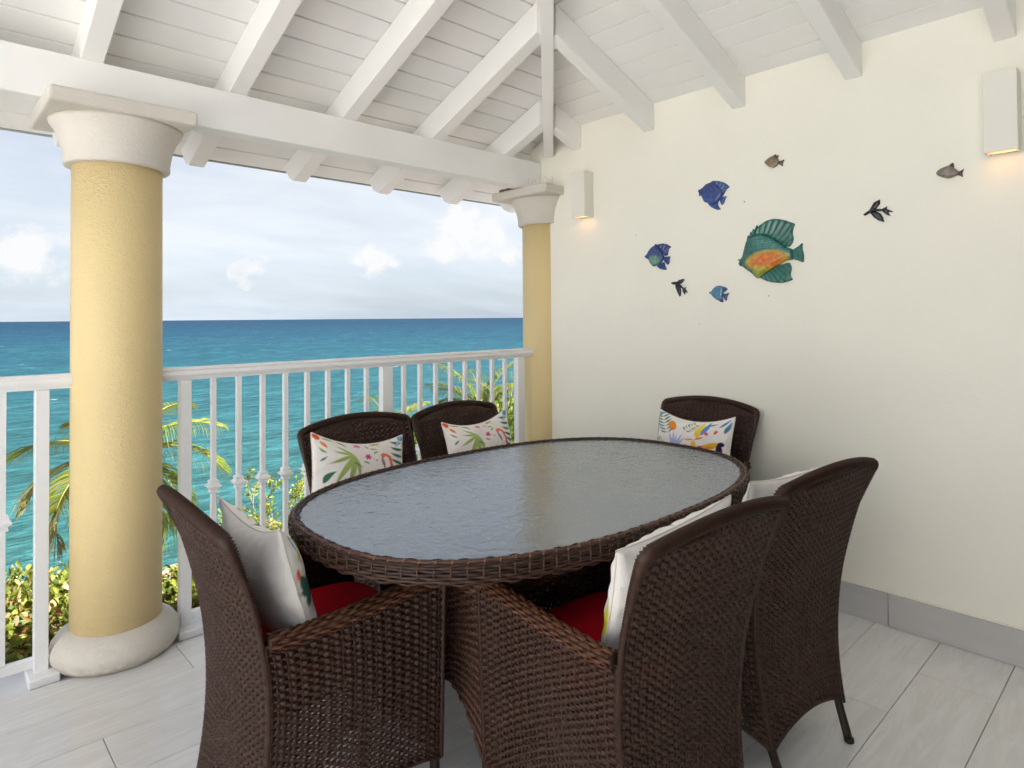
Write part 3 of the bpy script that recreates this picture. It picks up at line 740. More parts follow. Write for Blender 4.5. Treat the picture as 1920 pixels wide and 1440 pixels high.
for sg in (-1, 1):
    a = Acc(); weave(a, S_end(sg), 26, 34, amp=.0042, thick=.0034, col=(.085, .038, .024), tone=.15, sub=3); stakes(a, S_end(sg), 26, .003, n=8); a.build('base_panel', M_rattan, table, kind='stuff')
    a = Acc(); weave(a, S_long(sg), 52, 36, amp=.0036, col=BR_D, tone=.15, fill=lambda U, V: 1.12-.5*(np.clip((.78-V)/.03, 0, 1)*np.clip((np.abs(U-.5)-.06)/.01, 0, 1)*np.clip((.44-np.abs(U-.5))/.02, 0, 1))); stakes(a, S_long(sg), 52, .003, n=8); a.build('base_panel', M_rattan, table, kind='stuff')
    for sy in (-1, 1):
        a = Acc(); v = np.linspace(0, 1, 20); ribbed_tube(a, S_end(sg)(np.full(20, (sy+1)/2), v), .012, .006, .15, 8, BR); a.build('base_edging', M_rattan, table)
def S_top(u, v): return np.stack([(2*u-1)*(hx+.004), (2*v-1)*(hy+.004), np.full_like(u, .549)], -1)
a = Acc(); weave(a, S_top, 44, 36, amp=.003, col=(.15, .085, .06), tone=.15); a.build('base_top', M_rattan, table, kind='stuff')
a = Acc()
for p0_, p1_ in (((-1, -1), (1, -1)), ((1, -1), (1, 1)), ((1, 1), (-1, 1)), ((-1, 1), (-1, -1))):
    P = np.linspace((p0_[0]*hx, p0_[1]*hy, .548), (p1_[0]*hx, p1_[1]*hy, .548), 30)
    arm_roll(a, P, .014, (.13, .065, .045), 8)
a.build('base_rail', M_rattan, table)

# ------------------------------------------------------------------ printed pillows
def seg_d(px, py, a, b):
    ax, ay = a; bx_, by_ = b; dx, dy = bx_-ax, by_-ay; L = dx*dx+dy*dy+1e-12
    t = np.clip(((px-ax)*dx+(py-ay)*dy)/L, 0, 1); return np.hypot(px-ax-t*dx, py-ay-t*dy), t
class Print:
    def __init__(s, nx, ny, base=(.88, .845, .80)):
        s.X, s.Y = np.meshgrid(np.linspace(0, 1.36, nx), np.linspace(-.38, 1, ny)); s.C = np.tile(np.array(base), (ny, nx, 1)).astype(float); s.k = 0
    def put(s, mask, c, c2=None, t=None):
        m = mask.clip(0, 1)[..., None]; col = np.asarray(c, float)
        if c2 is not None: col = col*(1-t[..., None])+np.asarray(c2, float)*t[..., None]
        s.C = s.C*(1-m)+col*m
    def leaf(s, a, b, w, c, c2=None, bend=0.0):
        # tapering leaf from a to b, bent sideways
        ax, ay = a; bx_, by_ = b; dx, dy = bx_-ax, by_-ay; L = math.hypot(dx, dy)
        tx, ty = dx/L, dy/L; q = (s.X-ax)*tx+(s.Y-ay)*ty; r = -(s.X-ax)*ty+(s.Y-ay)*tx
        t = q/L; r = r - bend*np.sin(np.pi*np.clip(t, 0, 1))
        ww = w*np.sin(np.pi*np.clip(t, 0, 1)**.75)
        m = ((t > 0) & (t < 1))*np.clip((ww-np.abs(r))/.012, 0, 1)
        s.put(m, c, c2, np.clip(t, 0, 1) if c2 is not None else None)
    def blob(s, c0, rx, ry, c, rot=0, c2=None, jag=0, n=5):
        x, y = s.X-c0[0], s.Y-c0[1]; cc, ss = math.cos(rot), math.sin(rot); x, y = cc*x+ss*y, -ss*x+cc*y
        th_ = np.arctan2(y/ry, x/rx); d = np.hypot(x/rx, y/ry)/(1+jag*np.cos(n*th_))
        s.put(np.clip((1-d)/.15, 0, 1), c, c2, np.clip(d, 0, 1) if c2 is not None else None)
    def stroke(s, pts, w, c, c2=None):
        D = np.full(s.X.shape, 9.); 
        for p, q in zip(pts[:-1], pts[1:]): D = np.minimum(D, seg_d(s.X, s.Y, p, q)[0])
        s.put(np.clip((w-D)/.012, 0, 1), c)
    def frond(s, base, tip, n, ln, w, c, c2, side=0):
        bx0, by0 = base; dx, dy = tip[0]-bx0, tip[1]-by0; L = math.hypot(dx, dy); tx, ty = dx/L, dy/L
        for q in range(n):
            t = (q+.5)/n; px_, py_ = bx0+dx*t, by0+dy*t; l = ln*(1-.5*abs(t-.35))
            for sg in ((-1, 1) if side == 0 else (side,)):
                ex, ey = px_+l*(tx*.55-sg*ty*.85), py_+l*(ty*.55+sg*tx*.85)
                s.leaf((px_, py_), (ex, ey), w, c if q % 2 else c2, None, .02*sg)
        s.stroke([base, tip], .006, c)
GR, GD, GL, TEAL = (.30, .42, .10), (.05, .16, .07), (.42, .52, .16), (.05, .20, .18)
CORAL, MAG, BLUE, NAVY, OLIVE, YEL, ORG = (.85, .14, .06), (.62, .03, .20), (.12, .30, .62), (.03, .07, .24), (.42, .40, .05), (.90, .62, .05), (.88, .34, .05)
def design_flamingo(nx, ny):
    p = Print(nx, ny)
    hub = (.50, .74)
    for tip, w in (((.20, .76), .030), ((.12, .50), .038), ((.19, .12), .048), ((.39, .06), .046), ((.56, .22), .036), ((.24, .90), .026)): p.leaf(hub, tip, w, GL, GR, .012)
    p.blob((.58, .83), .13, .11, (.88, .80, .79), jag=.12); p.blob((.66, .74), .10, .09, (.88, .82, .80), jag=.12)
    p.blob((.71, .70), .045, .055, MAG, jag=.35, n=6); p.stroke([(.74, .68), (.83, .63)], .008, MAG); p.blob((.84, .62), .018, .015, MAG)
    p.blob((.58, .93), .05, .035, (.75, .20, .38), jag=.3); p.stroke([(.62, .91), (.74, .88), (.76, .95)], .006, (.7, .3, .4)); p.leaf((.76, .95), (.98, .98), .025, GR, OLIVE); p.leaf((.74, .88), (.90, .84), .022, OLIVE, GR); p.stroke([(.86, .98), (.92, .90)], .01, CORAL); p.leaf((.7, .96), (.74, .86), .02, OLIVE)
    p.blob((.05, .95), .05, .05, CORAL, c2=(.9, .1, .05)); p.leaf((.09, .90), (.16, .78), .035, ORG, CORAL); p.leaf((.10, .95), (.30, .96), .02, GR, OLIVE)
    p.stroke([(1.06, -.2), (1.08, .25), (1.08, .50), (1.05, .66), (.99, .72), (.94, .68)], .028, CORAL); p.blob((.95, .72), .045, .04, (.88, .18, .08)); p.leaf((.92, .70), (.97, .40), .03, (.6, .3, .3), (.04, .03, .06))
    p.frond((1.34, -.2), (1.30, .92), 9, .36, .032, GD, TEAL, 1)
    p.leaf((1.26, .92), (1.33, .99), .06, BLUE, (.2, .4, .7)); p.leaf((1.18, .82), (1.30, .97), .03, (.35, .55, .75))
    for a_, b_, c_ in (((.72, -.2), (.58, .36), NAVY), ((.76, -.2), (.70, .30), BLUE), ((.84, -.2), (.90, .38), OLIVE), ((.66, -.2), (.46, .06), BLUE), ((.80, .15), (.80, .42), NAVY), ((.70, .13), (.66, .34), OLIVE)): p.leaf(a_, b_, .026, c_, OLIVE)
    p.leaf((.08, .20), (.26, .40), .045, GD, TEAL, .03); p.leaf((.10, -.05), (.34, .02), .05, GD, GR, .03); p.leaf((.06, .55), (.16, .66), .02, TEAL); p.leaf((.1, .1), (.3, .12), .03, GD)
    p.blob((1.16, .2), .06, .05, CORAL, jag=.2)
    for a_, b_ in (((.30, .96), (.44, .86)), ((.14, .70), (.05, .80)), ((.62, .60), (.74, .52)), ((.80, .76), (.90, .80)), ((.46, .58), (.62, .44))): p.leaf(a_, b_, .022, GD, GR, .015)
    return p.C
def design_toucan(nx, ny):
    p = Print(nx, ny)
    p.frond((.30, .55), (.06, .98), 7, .26, .022, GD, TEAL); p.frond((.22, .38), (-.02, .22), 5, .22, .018, GD, GR)
    p.blob((.36, .78), .085, .13, ORG, .3, c2=(.85, .25, .03))
    p.frond((.62, .70), (.78, .92), 5, .16, .02, GR, GD)
    for b_ in ((.30, .66), (.40, .70), (.48, .62), (.60, .66), (.66, .56), (.36, .54)): p.leaf((.46, .18), b_, .035, (.38, .44, .68), (.50, .56, .78))
    p.leaf((.86, .55), (.92, 1.0), .075, YEL, (.9, .7, .1)); p.leaf((.93, .62), (1.04, .98), .05, BLUE, (.05, .2, .6)); p.leaf((1.0, .86), (1.16, .90), .025, GD)
    p.leaf((.82, .50), (.60, .48), .03, ORG); p.leaf((.82, .50), (1.0, .60), .03, ORG, CORAL); p.leaf((.82, .50), (.84, .14), .05, YEL, ORG)
    p.blob((1.01, .67), .03, .05, (.7, .05, .05), .5, jag=.2); p.blob((1.15, .70), .028, .05, (.75, .10, .06), -.2, jag=.2)
    p.leaf((1.24, .46), (.90, .34), .075, YEL, ORG, .03); p.leaf((1.20, .38), (.92, .30), .03, ORG, CORAL); p.leaf((.97, .36), (.88, .26), .04, (.55, .06, .05), (.05, .02, .05))
    p.blob((1.24, .30), .05, .16, (.03, .015, .05), .1); p.blob((1.16, .10), .16, .14, (.05, .03, .10), .5); p.blob((1.26, .44), .05, .05, (.03, .015, .05))
    p.leaf((1.18, .80), (1.34, .98), .03, TEAL, BLUE); p.leaf((1.28, .66), (1.34, .92), .04, TEAL, BLUE); p.leaf((.02, .9), (.1, 1.0), .04, (.15, .35, .45)); p.blob((1.33, .1), .03, .06, OLIVE)
    return p.C
def design_leaves(nx, ny):
    p = Print(nx, ny)
    for q, (x, y) in enumerate(((1.30, .86), (1.26, .80), (1.31, .76), (1.25, .70), (1.29, .64), (1.26, .58))): p.leaf((x-.03, y+.10), (x-.01, y-.10), .022, (NAVY, OLIVE, BLUE, OLIVE, OLIVE, OLIVE)[q], OLIVE if q % 2 else None)
    for b_ in ((1.16, .44), (1.34, .48), (1.12, .30), (1.36, .32), (1.16, .16), (1.34, .14)): p.leaf((1.26, .26), b_, .055, TEAL, GD)
    p.leaf((1.33, .55), (1.35, .40), .02, CORAL)
    p.frond((.7, .2), (.5, .9), 7, .3, .03, GR, GD); p.blob((.9, .6), .12, .1, CORAL, jag=.2); p.blob((.3, .5), .12, .12, YEL, jag=.15); p.leaf((.15, .9), (.3, .97), .03, BLUE, YEL); p.leaf((.3, .93), (.5, .97), .02, YEL, OLIVE)
    return p.C[:, ::-1]
def design_yellow(nx, ny):
    p = Print(nx, ny)
    for a_, b_, w_ in (((.04, .02), (.10, .36), .05), ((.02, .05), (.02, .50), .03), ((.12, .02), (.14, .24), .04), ((.2, .1), (.26, .5), .04)): p.leaf(a_, b_, w_, (.72, .66, .04), OLIVE)
    p.frond((.6, .2), (.8, .9), 7, .3, .03, GR, GD); p.leaf((1.0, .9), (1.3, .97), .02, GD); p.leaf((.95, .97), (1.15, .985), .012, GD); p.leaf((1.05, .96), (1.2, .99), .012, GD)
    return p.C[:, ::-1]
def make_pillow(name_label, design, W=.43, Hh=.335, T=.062, nx=150, ny=108, seed=0, dip=.03):
    u = np.linspace(-1, 1, nx); v = np.linspace(-1, 1, ny); U, V = np.meshgrid(u, v)
    X = U*W/2*(1-.055*(1-V**2)); Z = V*Hh/2*(1-.085*(1-U**2)) - dip*(1-U**2)*np.clip(V, 0, 1)
    prof = np.clip((1-np.abs(U)**2.6)*(1-np.abs(V)**2.6), 0, 1)**.55
    rs = np.random.default_rng(seed); wr = np.zeros_like(U)
    for q in range(9):
        a_, b_, ph, f = rs.uniform(-1, 1), rs.uniform(-1, 1), rs.uniform(0, 6), rs.uniform(4, 11)
        wr += np.sin((a_*U+b_*V)*f+ph)*.0013
    wr += .0022*np.sin(U*22+V*5)*np.exp(-((np.abs(V)-1)/.22)**2)+.0022*np.sin(V*18+U*4)*np.exp(-((np.abs(U)-1)/.2)**2)
    edge = np.clip((1-np.maximum(np.abs(U), np.abs(V)))/.08, 0, 1)
    F_ = np.stack([X, T*prof+wr*edge, Z], -1).reshape(-1, 3); B_ = np.stack([X, -T*.9*prof+wr[::-1]*edge, Z], -1).reshape(-1, 3)
    n = nx*ny; i, j = np.meshgrid(np.arange(ny-1), np.arange(nx-1), indexing='ij'); q = np.stack([i*nx+j, i*nx+j+1, (i+1)*nx+j+1, (i+1)*nx+j], -1).reshape(-1, 4)
    C = design(nx, ny)[:, ::-1].reshape(-1, 3); cb = np.tile(np.array((.88, .845, .80)), (n, 1))
    a = Acc(); a.add(F_, q[:, ::-1], None, C); a.add(B_, q, None, cb)
    o = a.build('pillow', M_pillow, label=name_label, cat='pillow', group='printed pillows leaning on the armchair backs')
    a = Acc(); rim = np.concatenate([np.stack([X[0], np.zeros(nx), Z[0]], -1), np.stack([X[:, -1], np.zeros(ny), Z[:, -1]], -1)[1:], np.stack([X[-1], np.zeros(nx), Z[-1]], -1)[::-1][1:], np.stack([X[:, 0], np.zeros(ny), Z[:, 0]], -1)[::-1][1:]])
    a.tube(rim[::3], .0022, 5, (.80, .74, .67)); a.build('seam', M_pillow, o)
    return o
PIL = {'C1': ('pillow printed with a flamingo and green leaves on the chair nearer the big column', design_flamingo, (.095, -.135, .655), -9, 14, 3, .43, .335),
       'C2': ('pillow printed with a flamingo and green leaves on the chair nearer the far column', design_flamingo, (-.012, -.135, .660), 2, 14, 5, .42, .335),
       'E': ('pillow printed with a toucan and orange flowers on the chair against the cream wall', design_toucan, (-.015, -.135, .648), 1, 14, 8, .42, .33),
       'L': ('pale pillow with dark green leaf corner on the near left chair, seen from its side', design_leaves, (.0, -.125, .642), -2, 16, 11, .44, .34),
       'F': ('pale pillow with yellow leaves low on one side on the chair nearest the camera', design_yellow, (.03, -.130, .640), -5, 15, 13, .44, .345),
       'R': ('plain pale pillow top showing over the right front chair back', design_yellow, (.02, -.125, .645), 2, 14, 17, .43, .34)}
pillows = {}
for k, (lab, des, pos, roll, lean, seed, W_, H_) in PIL.items():
    o = make_pillow(lab, des, W_, H_, seed=seed, dip=0.0 if k in 'FR' else .03)
    ch = chairs[k]; M_ = Matrix.Translation(ch.location) @ Matrix.Rotation(ch.rotation_euler.z, 4, 'Z') @ Matrix.Translation(pos) @ Matrix.Rotation(R(roll), 4, 'Y') @ Matrix.Rotation(R(lean), 4, 'X')
    o.matrix_world = M_; pillows[k] = o
FISH = {
 'angel': {'body': [(1.5057, 1.5516), (1.4954, 1.5515), (1.4844, 1.5555), (1.4788, 1.5681), (1.4702, 1.5980), (1.4602, 1.6358), (1.4398, 1.6516), (1.4131, 1.6586), (1.3836, 1.6598), (1.3419, 1.6463), (1.3044, 1.6185), (1.2707, 1.5939), (1.2403, 1.5815), (1.2329, 1.5724), (1.2313, 1.5327), (1.2655, 1.5290), (1.3029, 1.5124), (1.3442, 1.4901), (1.3734, 1.4742), (1.4013, 1.4523), (1.4144, 1.4583), (1.4356, 1.4817), (1.4588, 1.4981), (1.4924, 1.5247), (1.5032, 1.5332), (1.4922, 1.5389)], 'spines': [(1.4609, 1.6359), (1.4513, 1.6678), (1.4471, 1.6587), (1.4387, 1.6825), (1.4335, 1.6743), (1.4265, 1.6941), (1.4210, 1.6849), (1.4074, 1.7111), (1.4010, 1.7018), (1.4231, 1.6580), (1.4398, 1.6500)], 'dorsal_fin': [(1.4297, 1.6570), (1.4010, 1.7018), (1.3633, 1.7245), (1.3375, 1.7293), (1.3122, 1.7286), (1.2719, 1.7170), (1.2476, 1.7050), (1.2259, 1.6950), (1.2343, 1.6776), (1.2393, 1.6522), (1.2335, 1.6303), (1.2384, 1.6094), (1.2523, 1.5908), (1.2737, 1.5957), (1.3075, 1.6203), (1.3419, 1.6463), (1.3836, 1.6588)], 'anal_fin': [(1.4012, 1.4608), (1.3734, 1.4736), (1.3442, 1.4901), (1.3029, 1.5115), (1.2549, 1.5222), (1.2475, 1.5064), (1.2441, 1.4903), (1.2505, 1.4699), (1.2495, 1.4546), (1.2387, 1.4419), (1.2577, 1.4337), (1.2917, 1.4269), (1.3355, 1.4319), (1.3738, 1.4437)], 'tail': [(1.2388, 1.5784), (1.2191, 1.5880), (1.1920, 1.6083), (1.1968, 1.5815), (1.1892, 1.5538), (1.1898, 1.5141), (1.2170, 1.5272), (1.2380, 1.5338)]},
 'blue_high': {'body': [(1.7152, 1.9189), (1.7069, 1.9236), (1.6938, 1.9267), (1.6651, 1.9481), (1.6290, 1.9525), (1.5980, 1.9230), (1.5751, 1.8907), (1.5816, 1.8701), (1.5926, 1.8587), (1.6053, 1.8446), (1.6347, 1.8355), (1.6705, 1.8520), (1.6825, 1.8573), (1.6943, 1.8862), (1.7105, 1.9048)], 'dorsal_fin': [(1.6450, 1.9500), (1.6369, 1.9582), (1.5976, 1.9511), (1.5667, 1.9361), (1.5418, 1.9122), (1.5595, 1.9049), (1.5713, 1.8866), (1.5785, 1.8718), (1.5982, 1.9086), (1.6213, 1.9375)], 'anal_fin': [(1.6664, 1.8507), (1.6346, 1.8377), (1.6053, 1.8475), (1.6056, 1.8266), (1.5903, 1.8065), (1.6153, 1.8076), (1.6467, 1.8269)], 'tail': [(1.5971, 1.8709), (1.5793, 1.8684), (1.5577, 1.8696), (1.5679, 1.8538), (1.5720, 1.8400), (1.5861, 1.8254), (1.5951, 1.8468)]},
 'blue_green': {'body': [(2.0444, 1.6106), (2.0316, 1.6145), (2.0187, 1.6353), (1.9969, 1.6562), (1.9719, 1.6622), (1.9476, 1.6416), (1.9340, 1.6166), (1.9231, 1.5979), (1.9233, 1.5854), (1.9346, 1.5683), (1.9522, 1.5552), (1.9769, 1.5502), (1.9930, 1.5482), (2.0088, 1.5643), (2.0193, 1.5868), (2.0391, 1.5974)], 'dorsal_fin': [(1.9861, 1.6599), (1.9771, 1.6702), (1.9683, 1.6649), (1.9332, 1.6690), (1.9057, 1.6618), (1.8766, 1.6439), (1.8916, 1.6399), (1.8976, 1.6226), (1.9013, 1.6016), (1.9220, 1.6008), (1.9339, 1.6181), (1.9510, 1.6448)], 'anal_fin': [(1.9716, 1.5504), (1.9522, 1.5552), (1.9259, 1.5683), (1.9208, 1.5620), (1.9159, 1.5439), (1.9075, 1.5268), (1.9179, 1.5247), (1.9525, 1.5328)], 'tail': [(1.9255, 1.5966), (1.9066, 1.5952), (1.8843, 1.5965), (1.8914, 1.5778), (1.8892, 1.5658), (1.8997, 1.5488), (1.9139, 1.5616), (1.9258, 1.5743)]},
 'blue_small': {'body': [(1.6588, 1.4022), (1.6482, 1.3984), (1.6403, 1.4121), (1.6188, 1.4280), (1.5948, 1.4276), (1.5795, 1.4154), (1.5828, 1.3935), (1.5805, 1.3824), (1.5860, 1.3716), (1.5928, 1.3552), (1.6168, 1.3558), (1.6408, 1.3753), (1.6492, 1.3884), (1.6575, 1.3887)], 'dorsal_fin': [(1.5918, 1.4255), (1.5682, 1.4177), (1.5607, 1.4078), (1.5729, 1.3992), (1.5819, 1.3935), (1.5801, 1.4126)], 'anal_fin': [(1.6138, 1.3557), (1.5913, 1.3579), (1.5882, 1.3634), (1.5834, 1.3453), (1.5960, 1.3453)], 'tail': [(1.5841, 1.3839), (1.5686, 1.3875), (1.5503, 1.3919), (1.5623, 1.3764), (1.5686, 1.3478), (1.5837, 1.3660)]},
 'swallow_low': {'body': [(1.8811, 1.4549), (1.8676, 1.4587), (1.8507, 1.4594), (1.8309, 1.4483), (1.8145, 1.4331), (1.8009, 1.4209), (1.8082, 1.4160), (1.8277, 1.4330), (1.8509, 1.4439), (1.8678, 1.4440), (1.8795, 1.4504)], 'upper_fin': [(1.8491, 1.4578), (1.8339, 1.4673), (1.8140, 1.4722), (1.8018, 1.4702), (1.8076, 1.4588), (1.8209, 1.4478), (1.8309, 1.4468)], 'lower_fin': [(1.8583, 1.4442), (1.8545, 1.4259), (1.8448, 1.4022), (1.8318, 1.3793), (1.8251, 1.3841), (1.8230, 1.4131), (1.8261, 1.4292), (1.8409, 1.4414)], 'tail': [(1.8146, 1.4287), (1.8047, 1.4254), (1.7942, 1.4285), (1.7966, 1.4193), (1.7816, 1.3966), (1.7952, 1.4034), (1.8003, 1.3886), (1.8133, 1.4040)]},
 'swallow_high': {'body': [(0.9406, 1.7013), (0.9213, 1.7148), (0.8990, 1.7222), (0.8718, 1.7175), (0.8568, 1.7126), (0.8568, 1.7066), (0.8720, 1.7073), (0.8937, 1.7101), (0.9159, 1.7037), (0.9328, 1.6954)], 'upper_fin': [(0.9185, 1.7144), (0.8986, 1.7482), (0.8755, 1.7577), (0.8753, 1.7390), (0.8881, 1.7226), (0.8991, 1.7180)], 'lower_fin': [(0.9131, 1.7058), (0.8996, 1.6848), (0.8834, 1.6708), (0.8608, 1.6610), (0.8643, 1.6806), (0.8748, 1.6999), (0.8937, 1.7113)], 'tail': [(0.8691, 1.7172), (0.8490, 1.7253), (0.8503, 1.7147), (0.8250, 1.6996), (0.8451, 1.7010), (0.8369, 1.6827), (0.8533, 1.6912), (0.8676, 1.7062)]},
 'brown_left': {'body': [(1.3658, 2.0014), (1.3566, 2.0099), (1.3356, 2.0217), (1.3184, 2.0232), (1.2982, 2.0045), (1.2943, 1.9904), (1.3020, 1.9749), (1.3192, 1.9672), (1.3398, 1.9728), (1.3569, 1.9881)], 'dorsal_fin': [(1.3356, 2.0203), (1.3100, 2.0311), (1.3075, 2.0211), (1.2972, 2.0259), (1.3016, 2.0065), (1.3184, 2.0218)], 'tail': [(1.2997, 1.9967), (1.2882, 1.9946), (1.2700, 1.9986), (1.2783, 1.9821), (1.2792, 1.9648), (1.2918, 1.9765), (1.2999, 1.9833)]},
 'brown_right': {'body': [(0.6742, 1.8322), (0.6669, 1.8426), (0.6542, 1.8495), (0.6297, 1.8559), (0.6127, 1.8422), (0.5966, 1.8231), (0.6022, 1.8119), (0.6305, 1.8035), (0.6547, 1.8132), (0.6701, 1.8232)], 'dorsal_fin': [(0.6345, 1.8543), (0.6164, 1.8666), (0.6140, 1.8425)], 'tail': [(0.6047, 1.8262), (0.5925, 1.8281), (0.5816, 1.8360), (0.5886, 1.8193), (0.5855, 1.8010), (0.5962, 1.8109), (0.6036, 1.8121)]},
}
def smooth_poly(pts, it=1):
    for _ in range(it):
        q = []
        for a, b in zip(pts, pts[1:]+pts[:1]): q += [(a[0]*.8+b[0]*.2, a[1]*.8+b[1]*.2), (a[0]*.2+b[0]*.8, a[1]*.2+b[1]*.8)]
        pts = q
    return pts
def puff(name, pts, step, H, D, m, parent, base=0.0, detail=None, colf=None, sm=1):
    """inflated ceramic relief: outline in (y,z) on the wall, thickness towards -x"""
    pts = smooth_poly([tuple(p) for p in pts], sm); P = np.array(pts)
    # densify outline
    seg = []
    for a, b in zip(P, np.roll(P, -1, 0)):
        n = max(1, int(np.linalg.norm(b-a)/step)); seg += [a+(b-a)*q/n for q in range(n)]
    Bd = np.array(seg); nb = len(Bd)
    lo, hi = P.min(0), P.max(0); gx, gy = np.meshgrid(np.arange(lo[0], hi[0], step), np.arange(lo[1], hi[1], step)); G = np.stack([gx.ravel(), gy.ravel()], -1)
    inside = np.zeros(len(G), bool); q0 = Bd; q1 = np.roll(Bd, -1, 0)
    for (x0, y0_), (x1, y1_) in zip(q0, q1):
        c_ = ((y0_ > G[:, 1]) != (y1_ > G[:, 1])) & (G[:, 0] < (x1-x0)*(G[:, 1]-y0_)/(y1_-y0_+1e-15)+x0); inside ^= c_
    G = G[inside]
    dist = np.sqrt(((G[:, None]-Bd[None])**2).sum(-1)).min(1) if len(G) else np.zeros(0)
    G = G[dist > step*.55]; dist = dist[dist > step*.55]
    allp = [Vector(p) for p in np.concatenate([Bd, G])] if len(G) else [Vector(p) for p in Bd]
    r = delaunay_2d_cdt(allp, [(q, (q+1) % nb) for q in range(nb)], [], 1, 1e-7)
    V2 = np.array([tuple(v) for v in r[0]]); F = [tuple(f) for f in r[2]]
    d2 = np.sqrt(((V2[:, None]-Bd[None])**2).sum(-1)).min(1)
    h = H*np.sqrt(np.clip(1-(1-np.clip(d2/D, 0, 1))**2, 0, 1))
    if detail is not None: h = h + detail(V2)*np.clip(d2/(D*.4), 0, 1)
    edge = base+.0035
    V = np.concatenate([np.stack([-(edge+h), V2[:, 0], V2[:, 1]], -1), np.stack([np.full(nb, -base), Bd[:, 0], Bd[:, 1]], -1)])
    C = colf(V2) if colf else np.tile((.1, .3, .3), (len(V2), 1)); cb = colf(Bd) if colf else np.tile((.1, .3, .3), (nb, 1))
    # outline vertices keep their index order in the triangulation input
    om = {}
    for k, lst in enumerate(r[3]):
        for o_ in lst: om[o_] = k
    n = len(V2)
    F += [(om[q], om[(q+1) % nb], n+(q+1) % nb, n+q) for q in range(nb) if q in om and (q+1) % nb in om]
    bm = bmesh.new(); vv = [bm.verts.new(v) for v in V]
    for f in F:
        try: bm.faces.new([vv[q] for q in f])
        except ValueError: pass
    o = bm_obj(name, bm, m, parent, smooth=True, col=np.concatenate([C, cb])); return o
def lerp(a, b, t): t = np.clip(t, 0, 1)[:, None]; return np.asarray(a)[None]*(1-t)+np.asarray(b)[None]*t
def fish(key, label, cols, step, H, scales=None, ray_org=None, rays=26, belly=None, sm=1):
    d = FISH[key]; allp = np.concatenate([np.array(p) for p in d.values()]); c0 = (allp.min(0)+allp.max(0))/2
    f_ = empty('wall_fish', (XW, c0[0], c0[1]), label=label, cat='wall ornament', group='ceramic fish hung on the cream wall')
    loc = {k: [(a-c0[0], b-c0[1]) for a, b in p] for k, p in d.items()}
    for k, p in loc.items():
        A_ = np.array(p); lo, hi = A_.min(0), A_.max(0); isb = k == 'body'
        def colf(V, k=k, lo=lo, hi=hi):
            t = (V[:, 1]-lo[1])/(hi[1]-lo[1]); nz = .85+.3*np.array([mnoise.noise(Vector((v[0]*60, v[1]*60, 3))) for v in V])
            base = lerp(cols[1], cols[0], t) if k == 'body' else np.tile(cols[2], (len(V), 1))
            if k != 'body':
                th_ = np.arctan2(V[:, 1]-oy, V[:, 0]-ox); rr = .5+.5*np.cos(th_*rays*2); base = base*(.62+.6*rr[:, None])
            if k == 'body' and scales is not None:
                base = base*(.72+.75*(scales(V)/(.0042 if H > .015 else .0018)))[:, None]  # painted highlights: bump centres lightened in the colour so the scales show
            if belly and k == 'body': base = belly(V, base)
            return np.clip(base*nz[:, None], 0, 1)
        cen = A_.mean(0); ox, oy = (ray_org or {}).get(k, (cen[0]*.2+.3*lo[0], -.1*cen[1]))
        def fin_detail(V, ox=ox, oy=oy): return .0022*(H/.02)*np.cos(np.arctan2(V[:, 1]-oy, V[:, 0]-ox)*rays*2)
        det = scales if isb else fin_detail
        if isb: D = H*1.6
        else: D = H*.8
        puff(k, p, step, H if isb else H*.45, D, M_glaze, f_, base=0.004 if isb else 0.0008, detail=det, colf=colf, sm=sm)
    return f_, c0
def big_scales(V):
    y, z = V[:, 0], V[:, 1]; a, b = y/.014, z/.012; row = np.floor(b); a = a+.5*(row % 2)
    du, dv = (a-np.floor(a)-.5), (b-row-.5); m = np.clip((z+.004-y*.10)/.02, 0, 1)*np.clip((.085-y)/.03, 0, 1)
    return .0042*np.clip(1-(du*du+dv*dv)*3.2, 0, 1)*m
def small_scales(V):
    y, z = V[:, 0], V[:, 1]; a, b = y/.008, z/.008; row = np.floor(b); a = a+.5*(row % 2); du, dv = (a-np.floor(a)-.5), (b-row-.5)
    return .0018*np.clip(1-(du*du+dv*dv)*3, 0, 1)
def angel_belly(V, base):
    y, z = -V[:, 0], V[:, 1]     # y grows to the fish's tail in the picture
    d = np.minimum(((y+.005)/.105)**2 + ((z+.042-.06*(y))/.050)**2, 9)
    t = np.clip((1.15-d)/.45, 0, 1); c_ = lerp((.62, .48, .06), (.72, .20, .03), (1.0-d)/.8); base = base*(1-t[:, None])+c_*t[:, None]
    lo = np.clip((-.055-z)/.03, 0, 1)*np.clip((.02-y)/.04, 0, 1)*np.clip((y+.085)/.03, 0, 1); return base*(1-.8*lo[:, None])+np.array((.45, .48, .05))*.8*lo[:, None]
def green_belly(V, base):
    y, z = -V[:, 0], V[:, 1]; d = ((y+.018)/.042)**2+((z+.020)/.034)**2; t = np.clip((1-d)/.5, 0, 1)[:, None]; return base*(1-t)+np.array((.16, .32, .24))*t
TEALF = [(.045, .20, .175), (.07, .24, .21), (.035, .19, .155)]
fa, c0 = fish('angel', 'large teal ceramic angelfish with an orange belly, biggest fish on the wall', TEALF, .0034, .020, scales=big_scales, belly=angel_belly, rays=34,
          ray_org={'dorsal_fin': (.10, -.13), 'anal_fin': (.10, .06), 'tail': (-.02, .0), 'spines': (.02, -.1)})
